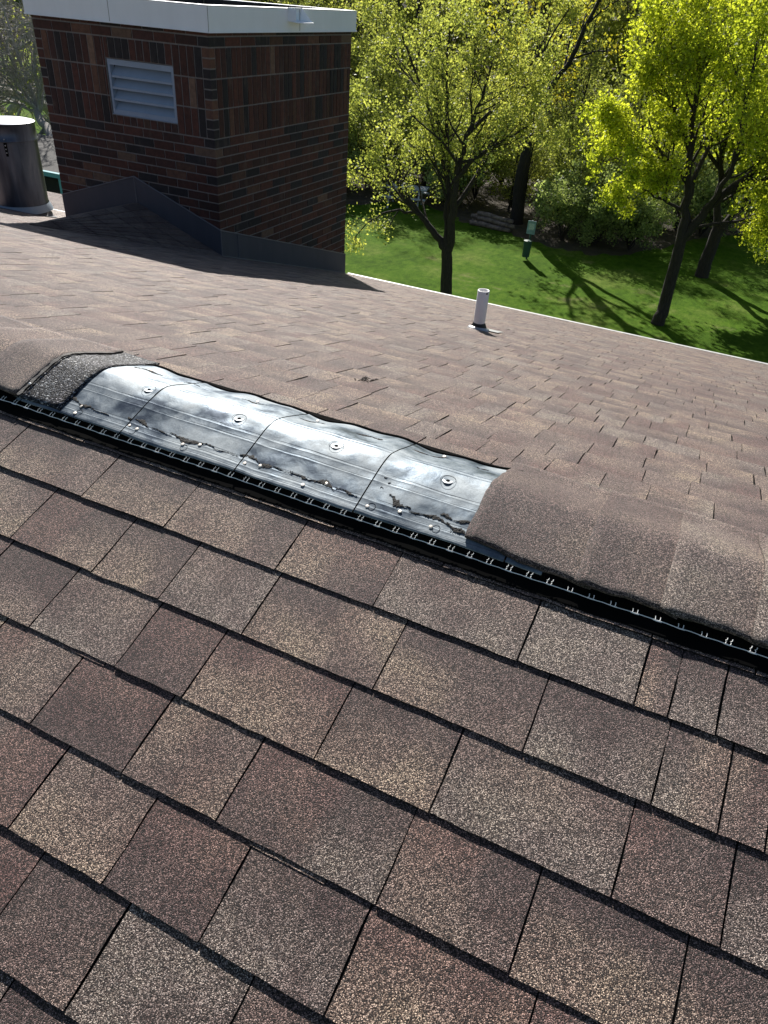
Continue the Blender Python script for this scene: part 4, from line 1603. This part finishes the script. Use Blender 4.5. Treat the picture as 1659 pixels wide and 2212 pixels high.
# bare grey-twigged tree at the upper left
tb = Tree(61)
tb.rmin = .011
BB = np.array([-18.6, 17.8, G])
SB_ = [(7, .60, .8, .2, .01), (6, .6, .85, .24, .0), (4, .6, .85, .26, .0)]
dress(tb, rel(BB, (-18.6, 17.8, G), (-19.0, 17.9, -5.8), (-19.7, 18.3, -4.8), (-20.8, 19.1, -4.3), (-22.3, 20.1, -3.9)), .20, .12, 5, 1.6, SB_, start=.55, trunk=True, sides=10)
for (ex, ey, ez) in [(-26.5, 22, -.6), (-24.0, 20.5, .4), (-21.8, 20.6, .2), (-27.0, 21.5, -2.4), (-24.5, 19.6, -1.6), (-21.0, 20.0, -1.8), (-25.0, 23, -1.2), (-26.0, 20.6, -4.2), (-23.2, 19.0, -3.0), (-22.6, 21.6, -2.6)]:
    a = np.array((-22.2, 20.1, -3.95)); b = np.array((ex, ey, ez))
    m = (a + b) / 2 + np.array((0, 0, .3))
    dress(tb, rel(BB, tuple(a), tuple(m), tuple(b)), .06, .014, 11, 1.5, SB_, start=.1)
tb.tips = tb.tips[::14]
bare_d = tree_data(tb, M['leaf_young'], 1, .10, .06, M['bark_grey'])
plant('bare_tree', bare_d, tuple(BB), 0, 1, 'bare tree with tangled silver-grey twigs right behind the steel flue', 'tree')
plant('bare_tree', bare_d, (-26.5, 25.5, G), 2.2, 1.15, 'second bare grey tree, standing behind the one at the steel flue', 'tree')
plant('bare_tree', bare_d, (-29.5, 24.0, G), 4.0, 1.1, 'third bare grey tree, at the far left edge of the view', 'tree')

# ------------------------------------------------------------------ things on the lawn
def thing_box(name, label, cat, loc, group=None):
    return empty(name, loc, label, cat, group)
# pet waste station: post, sign and bin
ps = thing_box('sign_post', 'thin post with a pale blue notice and a dark green bin at the lawn edge', 'sign', (-6.2, 25.1, G))
q = MB(); q.tube([(0, 0, 0), (0, 0, 1.25)], .03, 8); q.build('post', plain('green_post', (.02, .07, .06), .6), ps)
q = MB(); q.box(-.14, .14, -.05, -.035, .82, 1.24); q.build('sign_plate', plain('pale_blue_sign', (.20, .32, .40), .5, 0, .3, 8), ps)
q = MB(); q.box(-.09, .09, -.054, -.0505, .96, 1.16); q.build('notice', plain('white_notice', (.4, .48, .52), .5, 0, .3, 30), ps)
q = MB(); q.lathe([(.12, .12), (.135, .62), (.14, .64), (.0, .66)], (0, -.18, 0), 20); q.build('bin', plain('dark_green_bin', (.012, .06, .05), .5), ps)
# stacked pale logs / timbers by the big trunk
lg = random.Random(2)
k = 0
LPOS = [(0, 0, .09), (.15, .22, .10), (-.1, .44, .09), (.2, .12, .24), (-.15, .32, .25), (.1, .22, .39)]
for i, (dx, dy, dz) in enumerate(LPOS):
    q = MB()
    L_ = 1.5 + lg.uniform(-.15, .2)
    q.tube([(-L_ / 2, 0, 0), (-L_ * .2, .03, .012), (L_ * .15, -.01, -.01), (L_ / 2, 0, 0)], [.085, .095, .08, .07], 9)
    o = q.build('cut_log', plain('weathered_log', (.17, .135, .12), .9, 0, .6, 9, .8), None, True)
    o.location = (-8.55 + dx, 28.1 + dy, G + dz)
    o.rotation_euler = (0, 0, lg.uniform(-.1, .05) - .15)
    pos_w = ['front log of the bottom layer', 'middle log of the bottom layer', 'rear log of the bottom layer', 'front log of the second layer', 'rear log of the second layer', 'single log on the top'][i]
    o['label'] = 'pale weathered ' + pos_w + ' of the stack under the woods'
    o['category'] = 'log'
    o['group'] = 'stacked logs at the wood edge'
# picnic table glimpsed through the young tree
pt_ = thing_box('picnic_table', 'blue-grey weathered picnic table glimpsed through the branches at the wood edge', 'picnic table', (-12.6, 29.2, G))
pt_.rotation_euler = (0, 0, .25)
pm = plain('weathered_plank', (.42, .47, .52), .7, 0, .2, 12)
for i in range(5):
    q = MB(); q.box(-.9, .9, -.38 + i * .155, -.24 + i * .155, .72, .76); q.build('plank', pm, pt_)
for y_ in (-.75, .62):
    q = MB(); q.box(-.9, .9, y_, y_ + .2, .42, .46); q.build('bench_plank', pm, pt_)
for x_ in (-.6, .6):
    for sgn in (-1, 1):
        q = MB(); q.hexa([(x_ - .03, sgn * .62 - .05, 0), (x_ + .03, sgn * .62 - .05, 0), (x_ + .03, sgn * .62 + .05, 0), (x_ - .03, sgn * .62 + .05, 0), (x_ - .03, sgn * .25 - .05, .72), (x_ + .03, sgn * .25 - .05, .72), (x_ + .03, sgn * .25 + .05, .72), (x_ - .03, sgn * .25 + .05, .72)])
        q.build('leg', pm, pt_)

# ------------------------------------------------------------------ neighbour's garage, far left
gz = -4.35
teal = plain('teal_trim', (.12, .38, .44), .4, 0, .08)
sid = plain('dark_teal_siding', (.035, .075, .085), .7, 0, .15)
shg = NT('grey_roof'); _p = shg.objc()
_w = shg.add('ShaderNodeTexBrick'); _w.inputs['Scale'].default_value = 3.2; _w.inputs['Color1'].default_value = (.075, .073, .07, 1); _w.inputs['Color2'].default_value = (.11, .105, .10, 1); _w.inputs['Mortar'].default_value = (.05, .05, .05, 1); _w.inputs['Mortar Size'].default_value = .03
shg.link(_p, _w.inputs[0]); shg.set(Base_Color=_w.outputs[0], Roughness=.9)
# right corner of the eave as seen: about (-16.4,15.3,gz)
gar = empty('neighbour_garage', (-16.3, 15.2, G), 'low garage with grey shingled roof, teal gutter and teal downpipe glimpsed beside the chimney', 'garage')
gar.rotation_euler = (0, 0, R(0))
def gpart(name, q, m):
    return q.build(name, m, gar)
# local frame: x along the eave (towards -X), y away
q = MB()
zz0 = gz - G
q.hexa([(-6.0, 0, zz0 - .05), (.0, 0, zz0 - .05), (.0, 2.3, zz0 + .30), (-6.0, 2.3, zz0 + .30), (-6.0, 0, zz0), (.0, 0, zz0), (.0, 2.3, zz0 + .35), (-6.0, 2.3, zz0 + .35)])
gpart('roof', q, shg.m)
q = MB(); q.box(-6.0, .02, -.12, -.003, zz0 - .10, zz0 + .01)
gpart('gutter', q, teal)
q = MB(); q.box(-.10, .0, -.13, -.03, .1, zz0 - .105)
gpart('downpipe', q, teal)
q = MB(); q.box(-6.0, -.3, .5, 2.2, 0, zz0 - .06)
gpart('wall', q, sid)
for i in range(9):
    q = MB(); zc = .1 + i * .24
    q.hexa([(-5.9, .47, zc), (-.3, .47, zc), (-.3, .499, zc), (-5.9, .499, zc), (-5.9, .485, zc + .22), (-.3, .485, zc + .22), (-.3, .499, zc + .22), (-5.9, .499, zc + .22)])
    gpart('siding_board', q, sid)
q = MB(); q.box(-3.2, -.5, .44, .468, 1.1, 2.35)
gpart('window', q, M['membrane'])
# bollard light beyond it
bl_ = empty('bollard_light', (-34.9, 32.2, G), 'slim post with a white domed cap on the lawn beyond the garage', 'bollard light')
q = MB(); q.tube([(0, 0, 0), (0, 0, .95)], .13, 12); q.build('post', plain('grey_post', (.14, .16, .18), .5), bl_)
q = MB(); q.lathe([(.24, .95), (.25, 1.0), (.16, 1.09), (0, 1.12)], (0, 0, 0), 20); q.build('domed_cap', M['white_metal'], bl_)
q = MB()
q.box(-60, -25, 37.5, 40.5, G + .002, G + .006)
o = q.build('path', plain('pale_gravel', (.34, .33, .30), .9, 0, .2, 3)); o['kind'] = 'structure'
# lower roof wing glimpsed between flue and chimney
lw = MB()
for i in range(5):
    y0_, z0_ = 7.62 + i * .15, -2.745 + i * .005
    for j in range(6):
        xa = -10.6 + j * .52 + (.26 if i % 2 else 0)
        lw.hexa([(xa, y0_, z0_ - .02), (xa + .512, y0_, z0_ - .02), (xa + .512, y0_ + .17, z0_ + .01), (xa, y0_ + .17, z0_ + .01), (xa, y0_, z0_ + .014), (xa + .512, y0_, z0_ + .014), (xa + .512, y0_ + .17, z0_ + .036), (xa, y0_ + .17, z0_ + .036)], TI['mid'])
o = lw.build('roof_wing', M['granule'], None, tint=True)
o['kind'] = 'structure'

# ------------------------------------------------------------------ tell the woodland trees and bushes apart
def place_words(x, y):
    az = math.degrees(math.atan2(x, y))
    for lim, w in ((-46, 'upper left behind the flue'), (-29, 'beside the chimney edge'), (-24, 'behind the young tree left side'), (-19, 'behind the young tree trunk'), (-15.5, 'behind the stacked logs'), (-11, 'behind the notice post'), (-6, 'between notice post and maple'), (-1, 'behind the maple'), (90, 'right of the maple')):
        if az < lim:
            return w
def depth_words(dy):
    return 'at the lawn edge' if dy < 2 else 'just inside the wood' if dy < 5 else 'few rows in' if dy < 9.5 else 'midway in' if dy < 15 else 'deep in the wood' if dy < 23 else 'far back'
KW = {'tall tree': 'tall', }
pool = {}
for o in list(bpy.data.objects):
    if o.type == 'EMPTY' and o.name.split('.')[0] in ('woodland_tree', 'bush') and 'group' in o:
        x, y = o.location.x, o.location.y
        kind = o['label'].split(' beyond')[0].split(' along')[0].split(' at the foot')[0]
        lab = kind + ' ' + depth_words(y - lawn_edge(x)) + ', ' + place_words(x, y)
        pool.setdefault(lab, []).append(o)
ORD = ['leftmost', 'second from left', 'third from left', 'fourth from left', 'fifth from left', 'sixth from left', 'seventh from left', 'eighth from left']
SHORT = {'tall dark-trunked woodland tree with small green leaves': 'tall dark-trunked tree', 'slender tall woodland tree in fresh yellow-green leaf': 'slender yellow-green tree', 'thin young woodland tree with dense small leaves': 'thin dense-leaved tree', 'woodland tree with golden yellow spring leaves': 'golden-leaved tree', 'almost bare twiggy woodland tree': 'almost bare twiggy tree', 'grey-green rounded bush': 'rounded grey-green bush', 'low grey-green bush': 'low grey-green bush', 'tall leafy thicket shrub': 'tall leafy shrub', 'loose twiggy shrub with yellow-green leaves': 'loose twiggy shrub'}
for lab, os_ in pool.items():
    os_.sort(key=lambda o: o.location.x / o.location.y)
    for a, b in SHORT.items():
        lab = lab.replace(a, b)
    for i, o in enumerate(os_):
        o['label'] = lab if len(os_) == 1 else lab.replace(',', ' (' + ORD[min(i, 7)] + '),') if False else (lab if len(os_) == 1 else ORD[min(i, 7)] + ' ' + lab)
